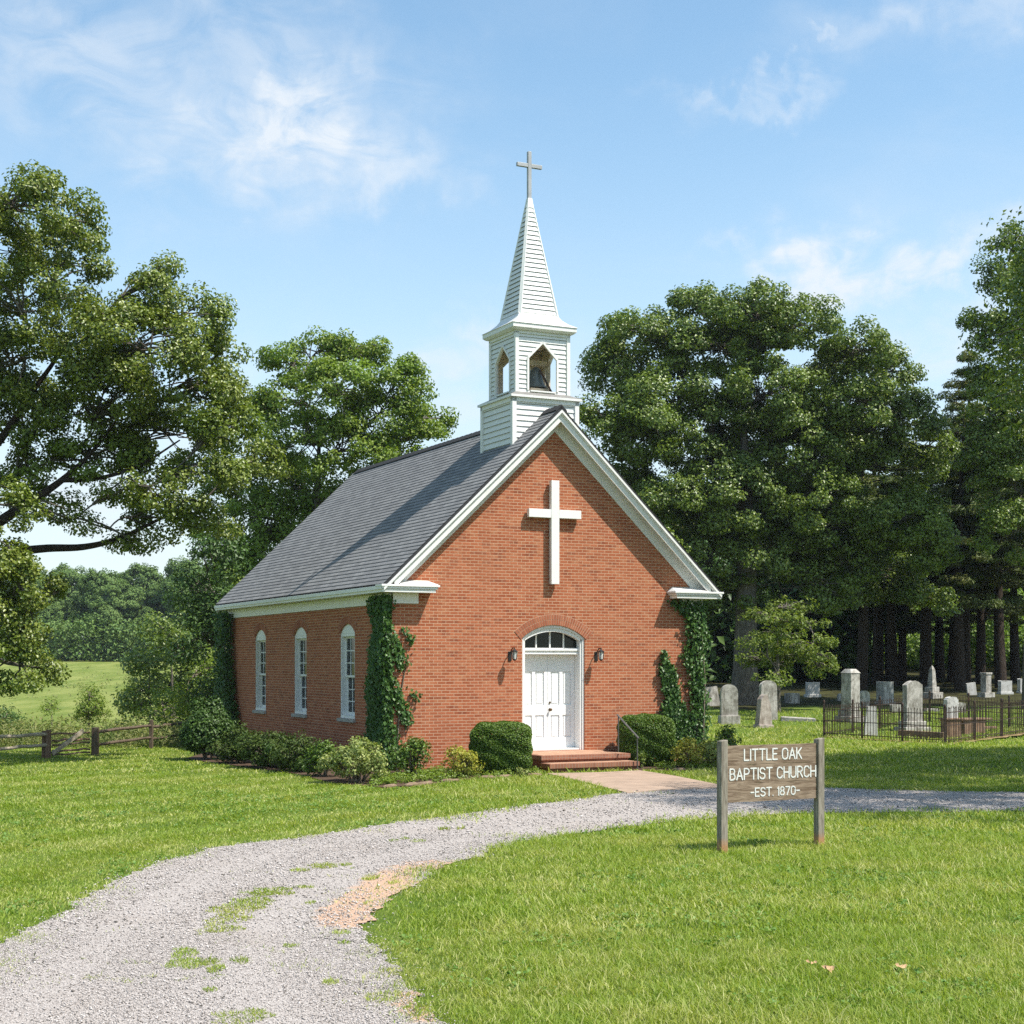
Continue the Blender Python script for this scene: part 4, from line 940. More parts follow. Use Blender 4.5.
for _ in range(900):
    y = r_.uniform(94, 106); x = r_.uniform(.17, .40) * y; pts.append((x, y, float(terr(x, y)) + abs(r_.normal()) * 2.3 + .2))
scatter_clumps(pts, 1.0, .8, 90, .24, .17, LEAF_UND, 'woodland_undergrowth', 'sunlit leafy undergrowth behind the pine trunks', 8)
pts = []
for _ in range(900):
    y = r_.uniform(106, 122); x = r_.uniform(.04, .42) * y; pts.append((x, y, float(terr(x, y)) + r_.uniform(.3, 12)))
for _ in range(260):
    y = r_.uniform(82, 92); x = r_.uniform(.10, .225) * y; pts.append((x, y, float(terr(x, y)) + r_.uniform(.2, 6)))
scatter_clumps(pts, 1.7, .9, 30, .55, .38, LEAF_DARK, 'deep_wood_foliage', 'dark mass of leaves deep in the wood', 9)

# ------------------------------------------------------------------ shrubs of the planting bed
def bush(label, px, py, wpx, hpx, leafm, seed, L=.07, W=.045, cr=.16, per=1500, dens=9, n=7, kind='shrub', stems=0, spread=1.0, flatten=.8):
    rng = np.random.default_rng(seed); c = at(px, py); s = c.y / F; w_, h_ = wpx * s, hpx * s
    root = empty(kind, tuple(c), 0, label, 'shrub'); bl = []
    for k in range(n):
        a, q = rng.uniform(0, 6.28), math.sqrt(rng.uniform(.0, 1)); rr = w_ * .30 * q
        hh = h_ * (1 - .35 * q * q) * rng.uniform(.85, 1.08); rz = hh * rng.uniform(.32, .45)
        bl.append((rr * math.cos(a), rr * math.sin(a), max(hh - rz, rz * .8), w_ * rng.uniform(.19, .27), w_ * rng.uniform(.19, .27), rz))
    cl = crown_clumps(bl, rng, dens * 1.6, cr, .8)
    V, T = leaves_for(cl, rng, per * 1.5, L, W, flatten, .45); fast_mesh('foliage', V, T, leafm, root)
    mb = MB()
    for b_ in bl + bl[:stems]:
        p0 = (rng.uniform(-.1, .1) * w_, rng.uniform(-.1, .1) * w_, -.03); q = np.array(b_[:3]) + rng.normal(size=3) * .1 * w_
        mb.tube(limb_path(p0, q, rng, 6, up=.4), np.linspace(.022, .006, 6), 5, caps=False)
    for c_ in cl[::2]:
        mb.tube(limb_path(np.array(bl[c_[3]][:3]) * np.array([.6, .6, .7]), c_[0], rng, 4, up=.2), np.linspace(.008, .004, 4), 4, caps=False)
    mb.build('stem', TWIG, root); return root
def boxwood(label, px, py, wpx, hpx, seed):
    rng = np.random.default_rng(seed); c = at(px, py); s = c.y / F; w_, h_ = wpx * s / 2, hpx * s
    root = empty('boxwood_shrub', tuple(c), 0, label, 'shrub'); N_ = 46000
    u = nrm(rng.normal(size=(N_, 3))); e = 4.2
    k = (np.abs(u[:, 0]) ** e + np.abs(u[:, 1]) ** e + np.abs(u[:, 2]) ** e) ** (-1 / e)
    bmp = 1 + .025 * np.sin(u[:, 0] * 9 + seed) * np.sin(u[:, 1] * 8) + .025 * np.sin(u[:, 2] * 13 + u[:, 0] * 7 + seed)
    r = (k * bmp * rng.uniform(.72, 1.02, N_) ** .35)[:, None]
    P_ = u * r * np.array([w_, w_, h_ * .52]) + np.array([0, 0, h_ * .5]); P_ = P_[P_[:, 2] > .03]; u = u[:len(P_)] * 0 + nrm((P_ - np.array([0, 0, h_ * .5])) / np.array([w_, w_, h_ * .5]))
    V, T = leaf_geo(P_, u * .8 + np.array([0, 0, .35]) + rng.normal(size=P_.shape) * .5, .046, .032, rng); fast_mesh('foliage', V, T, LEAF_BOX, root)
    mb = MB()
    for k in range(9): a = rng.uniform(0, 6.28); mb.tube(limb_path((0, 0, -.03), (w_ * .6 * math.cos(a), w_ * .6 * math.sin(a), h_ * rng.uniform(.4, .8)), rng, 6), np.linspace(.03, .008, 6), 5, caps=False)
    mb.build('stem', TWIG, root); return root
boxwood('clipped dark green boxwood at the door side nearer the ivy corner', 501, 774.5, 61, 51, 1)
boxwood('clipped dark green boxwood beside the handrail', 646, 766, 56, 50, 2)
bush('tall very dark evergreen shrub at the far end of the side wall bed', 207, 760, 54, 58, LEAF_DARK, 31, .075, .05, .2, 1700, 8, 11)
bush('low dark green shrub before the tall evergreen in the side bed', 234, 764, 48, 42, LEAF_AZA, 32, .075, .045, .18, 1200, 6, 7)
bush('wide dull green azalea under the first side window from the back', 268, 768, 66, 42, LEAF_AZA, 33, .07, .04, .18, 1200, 6, 9)
bush('brownish green azalea under the middle side window', 297, 772, 58, 40, LEAF_AZA, 34, .07, .04, .18, 1200, 6, 8)
bush('dark low shrub between the azaleas and the variegated bush', 325, 777, 48, 36, LEAF_BOX, 35, .07, .045, .17, 1200, 6, 7)
bush('pale variegated shrub with bare forked stems at the ivy corner', 358, 783, 74, 50, LEAF_VAR, 36, .075, .045, .15, 1100, 7, 9, stems=8)
bush('open dark leaved shrub between the variegated bush and the yellow one', 413, 778, 48, 44, LEAF_BOX, 37, .07, .045, .14, 1100, 7, 8, stems=7)
bush('yellow green shrub beside the clipped boxwood', 461, 778, 40, 36, LEAF_YEL, 38, .06, .04, .13, 1300, 9, 7)
bush('golden orange tinted shrub behind the second boxwood', 687, 768, 34, 30, LEAF_YEL, 39, .06, .04, .13, 1300, 9, 7)
bush('light green spreading shrub behind the sign post', 716, 768, 42, 34, LEAF_VAR, 40, .065, .045, .13, 1200, 9, 8)
bush('glossy upright shrub above the light green one by the sign', 729, 762, 26, 44, LEAF_BOX, 41, .08, .05, .14, 900, 8, 7)
bush('little pale hydrangea at the foot of the handrail', 641, 769, 13, 17, LEAF_DOG, 42, .06, .045, .08, 2200, 16, 5)
bush('tiny seedling bush at the corner of the brick steps', 524, 777, 18, 12, LEAF_VAR, 43, .06, .04, .08, 2000, 16, 5)
r_ = np.random.default_rng(77); pts = []
for _ in range(330):
    k = r_.uniform(0, 1); px = 372 + 165 * k; py = 787.2 - 11.5 * k - r_.uniform(0, 9); f_ = flat(px, py); pts.append((f_[0], f_[1], r_.uniform(.03, .13)))
for _ in range(110):
    px = r_.uniform(655, 722); py = 770 - r_.uniform(0, 5); f_ = flat(px, py); pts.append((f_[0], f_[1], r_.uniform(.03, .13)))
scatter_clumps(pts, .12, .7, 1500, .06, .035, LEAF_LIT, 'ground_cover', 'low green ground cover along the front bed', 10)
# rough edging stones of the bed
EDGE = mat('edging_stone', (.24, .165, .11), .95, .3, 6, .6, 30, stain=(.22, .15, .10), stain_amt=.6)
def stone_mesh(seed):
    rng = np.random.default_rng(seed); mb = MB(); n = 9; rings = []
    for zz, k in ((0, 1.0), (.5, 1.08), (.85, .9), (1.0, .62)):
        for i in range(n): a = 2 * math.pi * i / n; r = k * (1 + .18 * math.sin(a * 2 + seed) + rng.normal() * .06); rings.append((.5 * r * math.cos(a), .32 * r * math.sin(a), zz * (1 + rng.normal() * .06)))
    mb.add(rings, [(j * n + i, j * n + (i + 1) % n, (j + 1) * n + (i + 1) % n, (j + 1) * n + i) for j in range(3) for i in range(n)] + [tuple(3 * n + i for i in range(n))], 0, False)
    return mb
stones = []
def edge_run(pxs, gap, label, grp):
    c = np.array([flat(*p) for p in pxs]); c = resample(c, int(np.linalg.norm(np.diff(c, axis=0), axis=1).sum() / gap) + 1)
    for i in range(len(c) - 1):
        p = (c[i] + c[i + 1]) / 2; d_ = c[i + 1] - c[i]; s = np.linalg.norm(d_)
        if r_.random() < .3: continue
        if len(stones) < 5: o = stone_mesh(len(stones)).build('edging_stone', EDGE); stones.append(o)
        else: o = stones[int(r_.integers(5))].copy(); COL.objects.link(o)
        o.location = (p[0] + r_.normal() * .04, p[1] + r_.normal() * .04, .0); o.rotation_euler = (0, 0, math.atan2(d_[1], d_[0]) + r_.normal() * .15); o.scale = (s * r_.uniform(.8, 1.02), s * r_.uniform(.45, .7), r_.uniform(.035, .085)); tag(o, label, 'edging stone', grp)
edge_run(BED_PX[5:], .40, 'rough tan edging stone bordering the front bed near the ivy corner', 'edging stones of the front bed')
edge_run(BED2_PX, .40, 'rough tan edging stone bordering the bed between handrail and sign', 'edging stones of the bed by the handrail')

# ------------------------------------------------------------------ ivy on the walls
def ivy(label, n_, sampler, seed, stems):
    rng = np.random.default_rng(seed); P_, N_ = sampler(rng, n_)
    o = empty('ivy', tuple(church.location), ch_rot, label, 'ivy')
    T_ = np.tile(np.array([[0, 0, -1.0]]), (len(P_), 1)) + rng.normal(size=P_.shape) * .5
    V, T = leaf_geo(P_, N_ + rng.normal(size=P_.shape) * .5 + np.array([0, 0, .25]), .09, .08, rng, T_); fast_mesh('foliage', V, T, LEAF_IVY, o)
    mb = MB()
    for s in stems: mb.tube(s, np.linspace(.03, .01, len(s)), 5, caps=False)
    mb.build('stem', TWIG, o); return o
def wav(z, a, f1, s): return a * (np.sin(z * f1 + s) + .6 * np.sin(z * f1 * 2.3 + s * 2))
def s_corner(rng, n):
    k = int(n * .62); y = rng.uniform(-.12, 2.0, k); z = rng.uniform(.05, 3.98, k); lim = 1.15 + .28 * sm(2.6, 1.0, z) + wav(z, .10, 2.9, 1) + .2 * sm(.9, .2, z) + rng.normal(size=k) * .10
    ok = (y < lim); y, z, lim = y[ok], z[ok], lim[ok]; th = .30 * np.sqrt(np.clip(1 - y / (lim + .05), 0, 1)) * (.6 + .4 * np.sin(z * 3 + y * 2)) + .06
    P1 = np.stack([-th * rng.uniform(.3, 1, len(y)), y, z], 1); N1 = np.tile([-1, -.2, .1], (len(y), 1))
    k = int(n * .38); x = rng.uniform(-.25, .85, k); z = rng.uniform(.05, 3.98, k); lim = -.02 + .34 * sm(3.5, 2.9, z) + wav(z, .13, 4.1, 2) + .08 * sm(2.2, 1.6, z) - .15 * sm(1.3, .9, z) + rng.normal(size=k) * .09
    ok = (x < lim) & ~((np.sin(z * 6 + x * 11) > .45) & (x > .0)) & (rng.random(k) < .8); x, z = x[ok], z[ok]; th = .13 * rng.random(len(x)) ** 1.5 + .02
    P2 = np.stack([x, -th, z], 1); N2 = np.tile([.1, -1, .1], (len(x), 1))
    return np.concatenate([P1, P2]), np.concatenate([N1, N2]).astype(float)
ivy('thick ivy wrapping the corner between the side windows and the front wall', 17000, s_corner, 1, [[(-.02, .3, 0), (-.06, .4, 1), (-.03, .25, 2.2), (-.04, .5, 3.6)], [(.1, -.03, 0), (.14, -.03, 1.0), (.2, -.03, 1.7), (.36, -.03, 2.6)]])
def s_back(rng, n):
    y = rng.uniform(11.6, 13.5, n); z = rng.uniform(.05, 3.95, n); lim = 12.55 + wav(z, .06, 2.0, .5) - .75 * sm(2.4, .2, z)
    ok = y > lim; y, z = y[ok], z[ok]; P_ = np.stack([-(.05 + .4 * rng.random(len(y))), y, z], 1); return P_, np.tile([-1.0, -.3, .1], (len(y), 1))
ivy('dark ivy column on the side wall at its far end', 6500, s_back, 2, [[(-.05, 13.0, 0), (-.08, 13.1, 2), (-.05, 12.9, 3.6)]])
def s_right(rng, n):
    x = rng.uniform(7.2, 8.75, n); z = rng.uniform(.45, 4.0, n)
    l0 = 7.86 - .45 * sm(3.2, 3.95, z) + wav(z, .09, 3.7, 1) + .12 * sm(1.8, .6, z) + rng.normal(size=n) * .08; l1 = 8.56 + wav(z, .08, 3.5, 4)
    ok = (x > l0) & (x < l1); x, z = x[ok], z[ok]; over = np.clip(x - 8.3, 0, 1)
    th = .03 + .18 * rng.random(len(x)) ** 1.6
    P_ = np.stack([x, -th * np.where(over > 0, .4, 1) + over * rng.uniform(0, 2.0, len(x)), z], 1); return P_, np.tile([.25, -1.0, .1], (len(x), 1))
ivy('tall ivy on the front corner at the graveyard side', 6800, s_right, 3, [[(8.2, -.04, 0), (8.1, -.05, 1.2), (8.15, -.05, 2.4), (7.9, -.04, 3.9)], [(8.3, -.06, 0), (8.35, -.1, 2), (8.25, -.06, 3.6)]])
def s_low(rng, n):
    x = rng.uniform(7.0, 8.0, n); z = rng.uniform(.4, 2.75, n); q = (z - .4) / 2.35; c_ = 7.66 - .50 * q; hw_ = .34 * (1 - q) ** .9 + .05 + wav(z, .05, 6, 1) + rng.normal(size=n) * .05
    ok = np.abs(x - c_) < hw_; x, z = x[ok], z[ok]; return np.stack([x, -.03 - .12 * rng.random(len(x)), z], 1), np.tile([.1, -1.0, .1], (len(x), 1))
ivy('short pointed ivy climbing the front wall above the second boxwood', 7000, s_low, 4, [[(7.8, -.03, 0), (7.65, -.03, 1), (7.45, -.03, 1.9), (7.33, -.03, 2.6)]])
# ------------------------------------------------------------------ headstones
def mat_stone(name, c1, c2, stain, amt):
    m, t, b, o = start_mat(name); geo = t.new('ShaderNodeObjectInfo')
    v = t.new('ShaderNodeVectorMath', operation='ADD'); t.put(v.inputs[0], o); t.put(v.inputs[1], t.comb(t.math('MULTIPLY', geo.outputs['Random'], 40), 3.0)); o = v.outputs[0]
    c = t.mix(t.ramp(t.noise(o, 5, 7, .7), .35, .65), c1, c2)
    c = t.mix(t.math('MULTIPLY', t.ramp(t.noise(t.scalev(o, (5, 5, 1.1)), 1.6, 7, .7), .46, .68), amt), c, stain)
    c = t.mix(t.math('MULTIPLY', t.ramp(t.noise(o, 2.2, 6, .75), .56, .66), amt), c, (.10, .095, .075))
    t.put(b.inputs['Base Color'], c); b.inputs['Roughness'].default_value = .92; b.inputs['Specular IOR Level'].default_value = .2
    t.put(b.inputs['Normal'], t.bump(t.noise(o, 25, 6, .7), .35, .02)); return m
ST_G = mat_stone('weathered_grey_stone', (.27, .25, .215), (.50, .47, .42), (.13, .112, .085), .8)
ST_W = mat_stone('pale_marble', (.48, .46, .43), (.60, .58, .55), (.30, .28, .24), .55)
ST_P = mat_stone('pinkish_grey_stone', (.30, .25, .21), (.46, .40, .35), (.17, .13, .10), .7)
ST_B = mat_stone('brown_brick_like_stone', (.22, .13, .085), (.33, .22, .15), (.14, .09, .06), .6)
fx = lambda a, z, d: (a, d, z)
def slab(mb, w_, z0, z1, th, top='flat', rise=.0, w1=None, m=0):
    w1 = w1 or w_; N_ = 14; h = w_ / 2; h1 = w1 / 2
    p = [(-h, z0), (h, z0)]
    if top == 'flat': p += [(h1, z1), (-h1, z1)]
    elif top == 'round': p += [(h1 * math.cos(a), z1 - rise + rise * math.sin(a)) for a in np.linspace(0, math.pi, N_)]
    elif top == 'peak': p += [(h1, z1 - rise), (h1 * .45, z1 - rise * .25), (0, z1), (-h1 * .45, z1 - rise * .25), (-h1, z1 - rise)]
    elif top == 'shoulder': p += [(h1, z1 - rise * 1.5), (h1 * .82, z1 - rise)] + [(h1 * .82 * math.cos(a), z1 - rise + rise * math.sin(a)) for a in np.linspace(0, math.pi, N_)] + [(-h1 * .82, z1 - rise), (-h1, z1 - rise * 1.5)]
    elif top == 'broken': p += [(h1, z1 - rise), (h1 * .5, z1 - rise * .6), (h1 * .15, z1), (-h1 * .4, z1 - rise * .1), (-h1, z1 - rise * .5)]
    mb.extrude(p, fx, -th / 2, th / 2, m)
HS = []
def stone(px, py, hpx, label, parts, mt=ST_G, rz=.5, tilt=(0, 0), base=None, name='headstone', cat='gravestone', kinds=None):
    """px, py: foot of the stone; hpx: its height in the photograph. parts(mb, h, s) draws it h metres tall."""
    c = at(px, py); s = c.y / F; h = hpx * s
    root = empty(name, tuple(c), rz, label, cat); root.rotation_euler = (tilt[0], tilt[1], rz)
    tb_ = MB(); parts(tb_, h, s); tb_.build('slab' if name == 'headstone' else 'shaft', mt, root, bevel=.018)
    if base:
        bb = MB()
        for (w_, d_, z0, z1) in base: bb.box(-w_ / 2 * 1, w_ / 2, -d_ / 2, d_ / 2, z0 if z0 else -.12, z1)
        bb.build('base', mt, root, bevel=.02)
    return root
Rf = .42   # the stones roughly face the chapel's front
stone(713, 706, 19, 'thin pale slab leaning in the shade right beside the ivy corner', lambda m, h, s: slab(m, .62, 0, h, .1, 'flat', 0, .5), ST_G, Rf, (0, -.12))
stone(729, 724, 39, 'tall round topped grey headstone on a wide plinth nearest the chapel', lambda m, h, s: slab(m, .58, .3, h, .2, 'round', .28), ST_G, .15, base=[(.72, .42, 0, .30)])
stone(763.5, 727.5, 33, 'broken pinkish grey stone with a jagged top in front of a taller rounded one', lambda m, h, s: slab(m, .54, 0, h, .26, 'broken', .34, .36), ST_P, .45, (0, .03), base=[(.62, .4, 0, .1)])
stone(768, 720, 39, 'rounded wide stone standing close behind the broken one', lambda m, h, s: slab(m, .66, 0, h, .2, 'round', .22, .60), ST_G, .3)
stone(812.5, 697, 14.5, 'low squarish block stone alone at the edge of the tree shade', lambda m, h, s: slab(m, .55, .12, h, .26, 'flat', 0, .55), ST_W, .2, base=[(.7, .4, 0, .12)])
stone(850.5, 722, 53, 'tallest monument, square grey shaft with a sloped cap behind the iron pickets', lambda m, h, s: (m.box(-.24, .24, -.24, .24, .42, h - .16), m.hexa([(-.27, -.27, h - .158), (.27, -.27, h - .158), (.27, .27, h - .158), (-.27, .27, h - .158), (-.15, -.15, h), (.15, -.15, h), (.15, .15, h), (-.15, .15, h)])), ST_G, .62, base=[(.9, .8, 0, .22), (.66, .62, .222, .42)], name='monument', cat='monument')
stone(841, 701, 7, 'tiny stone peeping out left of the tallest monument', lambda m, h, s: slab(m, .3, 0, h, .14, 'round', .1), ST_G, .3)
stone(864, 707, 16, 'small round topped stone just right of the tallest monument', lambda m, h, s: slab(m, .42, 0, h, .16, 'round', .18), ST_G, .3)
stone(870.5, 736, 29, 'narrow pale slab tapering upward directly behind the front pickets', lambda m, h, s: slab(m, .42, 0, h, .1, 'flat', 0, .28), ST_W, .1, (0, .04))
stone(885, 704, 22, 'dark squarish block stone on a low base between monument and obelisk', lambda m, h, s: slab(m, .58, .1, h, .42, 'flat', 0, .56), ST_G, .55, base=[(.75, .55, 0, .1)])
stone(912.5, 731, 50, 'big peaked grey headstone on a wide stepped base inside the fence', lambda m, h, s: slab(m, .60, .34, h, .26, 'peak', .14), ST_G, .38, base=[(1.05, .7, 0, .14), (.82, .5, .142, .34)])
def obelisk(m, h, s):
    m.hexa([(-.15, -.15, .5), (.15, -.15, .5), (.15, .15, .5), (-.15, .15, .5), (-.10, -.10, h - .18), (.10, -.10, h - .18), (.10, .10, h - .18), (-.10, .10, h - .18)])
    m.hexa([(-.10, -.10, h - .178), (.10, -.10, h - .178), (.10, .10, h - .178), (-.10, .10, h - .178), (-.02, -.02, h), (.02, -.02, h), (.02, .02, h), (-.02, .02, h)])
stone(932, 698, 32.5, 'slender pointed obelisk on a blocky base before the pine trunks', obelisk, ST_G, .6, base=[(.7, .7, 0, .26), (.46, .46, .262, .5)], name='obelisk', cat='monument')
stone(972, 695, 12, 'tiny white tablet leaning left near the pines', lambda m, h, s: slab(m, .42, 0, h, .1, 'flat', 0, .40), ST_W, .2, (0, -.13))
stone(986, 697, 24.5, 'square column stone on a low base among the far stones', lambda m, h, s: (m.box(-.17, .17, -.17, .17, .2, h - .1), m.box(-.2, .2, -.2, .2, h - .098, h)), ST_G, .5, base=[(.62, .5, 0, .2)], name='monument', cat='monument')
stone(1005, 694, 13, 'low pale block stone near the picture edge in front of a thick pine', lambda m, h, s: slab(m, .52, .1, h, .3, 'flat', 0, .52), ST_W, .2, base=[(.66, .42, 0, .1)])
stone(1024, 693, 14, 'pale block stone cut off by the picture edge', lambda m, h, s: slab(m, .5, .1, h, .3, 'flat', 0, .5), ST_W, .2, base=[(.6, .42, 0, .1)])
stone(895.5, 712, 7, 'dark low footstone left of the big peaked headstone', lambda m, h, s: slab(m, .38, 0, h, .22, 'flat', 0, .36), ST_G, .3)
stone(951, 737, 40, 'white square topped stone standing on a brown pedestal inside the fence', lambda m, h, s: slab(m, .40, .62, h, .22, 'shoulder', .06), ST_W, .3, base=None)
pd = MB(); c_ = at(951, 737)
pd.box(-.27, .27, -.2, .2, -.1, .56, 0); pd.box(-.31, .31, -.24, .24, .562, .62, 0); p_ = pd.build('base', ST_B, [o for o in bpy.data.objects if o.get('label', '').startswith('white square topped')][0], bevel=.015)
stone(961, 713, 10, 'small grey stone behind the white square topped one', lambda m, h, s: slab(m, .32, 0, h, .16, 'round', .08), ST_G, .3)
# ledger slabs and the box tomb
def ledger(px, py, w_, d_, h, label, rz, mt=ST_G, tilt=(0, 0)):
    c = at(px, py); mb = MB(); mb.box(-w_ / 2, w_ / 2, -d_ / 2, d_ / 2, -.05, h); o = mb.build('ledger_stone', mt, None, bevel=.02); o.location = c; o.rotation_euler = (tilt[0], tilt[1], rz); tag(o, label, 'grave slab')
    return o
ledger(798, 721, 1.25, .5, .13, 'flat fallen slab lying on the sunny grass left of the iron fence', -.12, ST_G, (.03, .05))
ledger(930, 711, .62, .5, .09, 'flat slab on the grass right of the big peaked headstone', .1)
ledger(792, 703, .5, .5, .42, 'squat stone stub under the pale understory tree', .3)
tomb = empty('box_tomb', tuple(at(968, 733)), .55, 'low brown brick box tomb with a projecting ledge inside the fence', 'tomb')
x_ = MB(); x_.box(-.50, .50, -.30, .30, -.1, .44); x_.build('body', ST_B, tomb, bevel=.012)
x_ = MB(); x_.box(-.80, .80, -.36, .36, .442, .50); x_.build('lid', ST_B, tomb, bevel=.012)
x_ = MB(); x_.box(.52, 1.3, -.1, .06, .12, .2); x_.build('ledge', ST_B, tomb, bevel=.012)
kerb = MB(); a_, b_ = at(899, 736), at(950, 741); kerb.bar((a_.x, a_.y, .12), (b_.x, b_.y + .6, .12), .12, .24); tag(kerb.build('grave_kerb', ST_B, None, bevel=.01), 'long low grave kerb running inside the front pickets', 'grave kerb')

# ------------------------------------------------------------------ iron fence round the plot
P1, P2, P3_ = at(824, 737), at(945, 744.5), at(992, 740)
dirn = (P3_ - P2); dirn.z = 0; dirn.normalize()
P4 = P2 + dirn * 8.6; P0 = P1 + dirn * 8.0
for p in (P0, P4): p.z = float(terr(p.x, p.y))
fence = empty('iron_fence', tuple(P2), 0, 'low rusty iron picket fence enclosing a family grave plot', 'fence')
def picket_run(a, b, nseg, h, end_posts=True):
    a, b = a - P2, b - P2
    for k in range(nseg):
        p, q = a.lerp(b, k / nseg), a.lerp(b, (k + 1) / nseg); Ld = (q - p).length; n_ = max(3, int(Ld / .115))
        pk = MB()
        for i in range(1, n_):
            c = p.lerp(q, i / n_) + Vector((r_.normal() * .006, r_.normal() * .006, 0)); hh = h - .06 + r_.normal() * .012
            pk.bar((c.x, c.y, c.z + .03), (c.x + r_.normal() * .008, c.y, c.z + hh), .017, .017); pk.add([(c.x - .02, c.y, c.z + hh), (c.x, c.y - .012, c.z + hh), (c.x + .02, c.y, c.z + hh), (c.x, c.y + .012, c.z + hh), (c.x, c.y, c.z + hh + .075)], [(0, 1, 4), (1, 2, 4), (2, 3, 4), (3, 0, 4)], 0)
        panel = pk.build('picket_panel', IRON, fence)
        for zz in (.13, h * .5, h - .17) if h > .9 else (.13, h - .17):
            rl = MB(); rl.bar(p + Vector((0, 0, zz)), q + Vector((0, 0, zz - .005 + r_.normal() * .006)), .035, .022); rl.build('rail', IRON, panel)
        for c in ([p] if k else ([p] if end_posts else [])) + ([q] if k == nseg - 1 and end_posts else []):
            po = MB(); po.bar((c.x, c.y, c.z - .1), (c.x, c.y, c.z + h + .04), .06, .06); po.lathe([(0, .14), (.03, .11), (.045, .07), (.03, .045), (.04, .04), (0, .04)], (c.x, c.y, c.z + h), 8); po.build('post', IRON, fence)
picket_run(P1, P2, 3, 1.08); picket_run(P2 + dirn * .0001, P4, 4, 1.12, False); picket_run(P1, P0, 4, 1.0, False); picket_run(P0, P4, 3, 1.0)
DRYG = mat('dry_grass_strip', (.27, .18, .085), .95, .4, 10, .8, 50, stain=(.14, .13, .04), stain_amt=.8)
ds = MB()
for a, b in ((P1, P2), (P2, P4)):
    d_ = (b - a).normalized(); nn = Vector((-d_.y, d_.x, 0)); N_ = 26
    row = [a.lerp(b, k / N_) for k in range(N_ + 1)]
    w0 = [.20 + .10 * math.sin(k * 1.7) + .08 * r_.random() for k in range(N_ + 1)]
    vs = [p + nn * w_ + Vector((0, 0, .016)) for p, w_ in zip(row, w0)] + [p - nn * w_ * .9 + Vector((0, 0, .016)) for p, w_ in zip(row, w0)]
    ds.add(vs, [(i, i + 1, N_ + 2 + i, N_ + 1 + i) for i in range(N_)], 0)
tag(ds.build('dry_ground_strip', DRYG), 'strip of dry tan grass under the iron fence', 'ground', kind='structure')

# ------------------------------------------------------------------ wooden rail fence and gate at the meadow
def mat_wood(name, c1, c2, axis_=(9, 9, 1.2), sc_=3.0):
    m, t, b, o = start_mat(name)
    n = t.noise(t.scalev(o, axis_), sc_, 8, .65, .8)
    c = t.mix(t.ramp(n, .32, .68), c1, c2)
    c = t.mix(t.math('MULTIPLY', t.ramp(t.noise(o, 2.5, 6, .7), .52, .75), .5), c, [x * .55 for x in c1])
    t.put(b.inputs['Base Color'], c); b.inputs['Roughness'].default_value = .9; b.inputs['Specular IOR Level'].default_value = .15
    t.put(b.inputs['Normal'], t.bump(n, .5, .01)); return m
WOOD_P = mat_wood('bleached_rail_wood', (.26, .21, .15), (.42, .36, .28), (3, 3, 3)); WOOD_D = mat_wood('dark_old_wood', (.07, .05, .035), (.16, .12, .085)); WOOD_R = mat_wood('reddish_post_wood', (.12, .07, .045), (.24, .16, .11))
def fpost(parent, base, h, wd, mt):
    mb = MB(); mb.bar((base.x, base.y, base.z - .15), (base.x + .01, base.y, base.z + h), wd, wd * .9, tip=.93); mb.build('post', mt, parent, bevel=.012)
def frail(parent, a, b, mt, thick=.10, wob=.010):
    mb = MB(); n_ = 7; pts = [a.lerp(b, k / (n_ - 1)) + Vector((0, 0, (r_.normal() * wob) if 0 < k < n_ - 1 else 0)) for k in range(n_)]; mb.tube(pts, [thick / 2 * r_.uniform(.85, 1.1) for _ in pts], 6); mb.build('rail', mt, parent)
fp = [at(-60, 765), at(-8, 762), at(48, 759)]
wf = empty('rail_fence', tuple(fp[1]), 0, 'sunlit bleached two rail fence left of the wooden gate', 'fence')
o0 = fp[1]
for p in fp[:1]: fpost(wf, p - o0, .85, .13, WOOD_R)
fpost(wf, fp[2] - o0, .74, .14, WOOD_R); fpost(wf, fp[2] - o0 + Vector((-.13, .05, 0)), .72, .1, WOOD_R); fpost(wf, fp[1] - o0 + Vector((-.4, .1, 0)), .6, .12, WOOD_R)
for (a, b) in ((fp[0], fp[1]), (fp[1], fp[2])):
    for za, zb in ((.60, .63), (.30, .36)): frail(wf, a - o0 + Vector((0, 0, za)), b - o0 + Vector((0, 0, zb)), WOOD_P, .10)
rp = [at(95, 755.5), at(151, 748.5), at(192, 744), at(236, 741)]
wf2 = empty('rail_fence', tuple(rp[0]), 0, 'dark shaded two rail fence between the gate and the chapel shrubs', 'fence'); o1 = rp[0]
fpost(wf2, rp[0] - o1, .74, .19, WOOD_D)
for p in rp[1:]: fpost(wf2, p - o1, .82, .12, WOOD_D)
for a, b in zip(rp[:-1], rp[1:]):
    for zz in (.62, .28): frail(wf2, a - o1 + Vector((0, 0, zz)), b - o1 + Vector((0, 0, zz + .03)), WOOD_D, .09)
ga, gb = at(51, 758.5), at(91, 756)
gate = empty('wooden_gate', tuple(ga), 0, 'sagging old wooden gate with a pale diagonal brace', 'gate'); D_ = gb - ga
for zz, z2, th in ((.08, .10, .05), (.20, .17, .06), (.34, .36, .05), (.46, .44, .06), (.62, .62, .06)): frail(gate, Vector((.03, 0, zz)), D_ * .97 + Vector((0, 0, z2)), WOOD_D if th < .06 else WOOD_R, th, .015)
mb = MB(); mb.bar(Vector((.05, -.07, .12)), D_ * .82 + Vector((0, -.07, .68)), .05, .10); mb.build('brace', WOOD_P, gate)

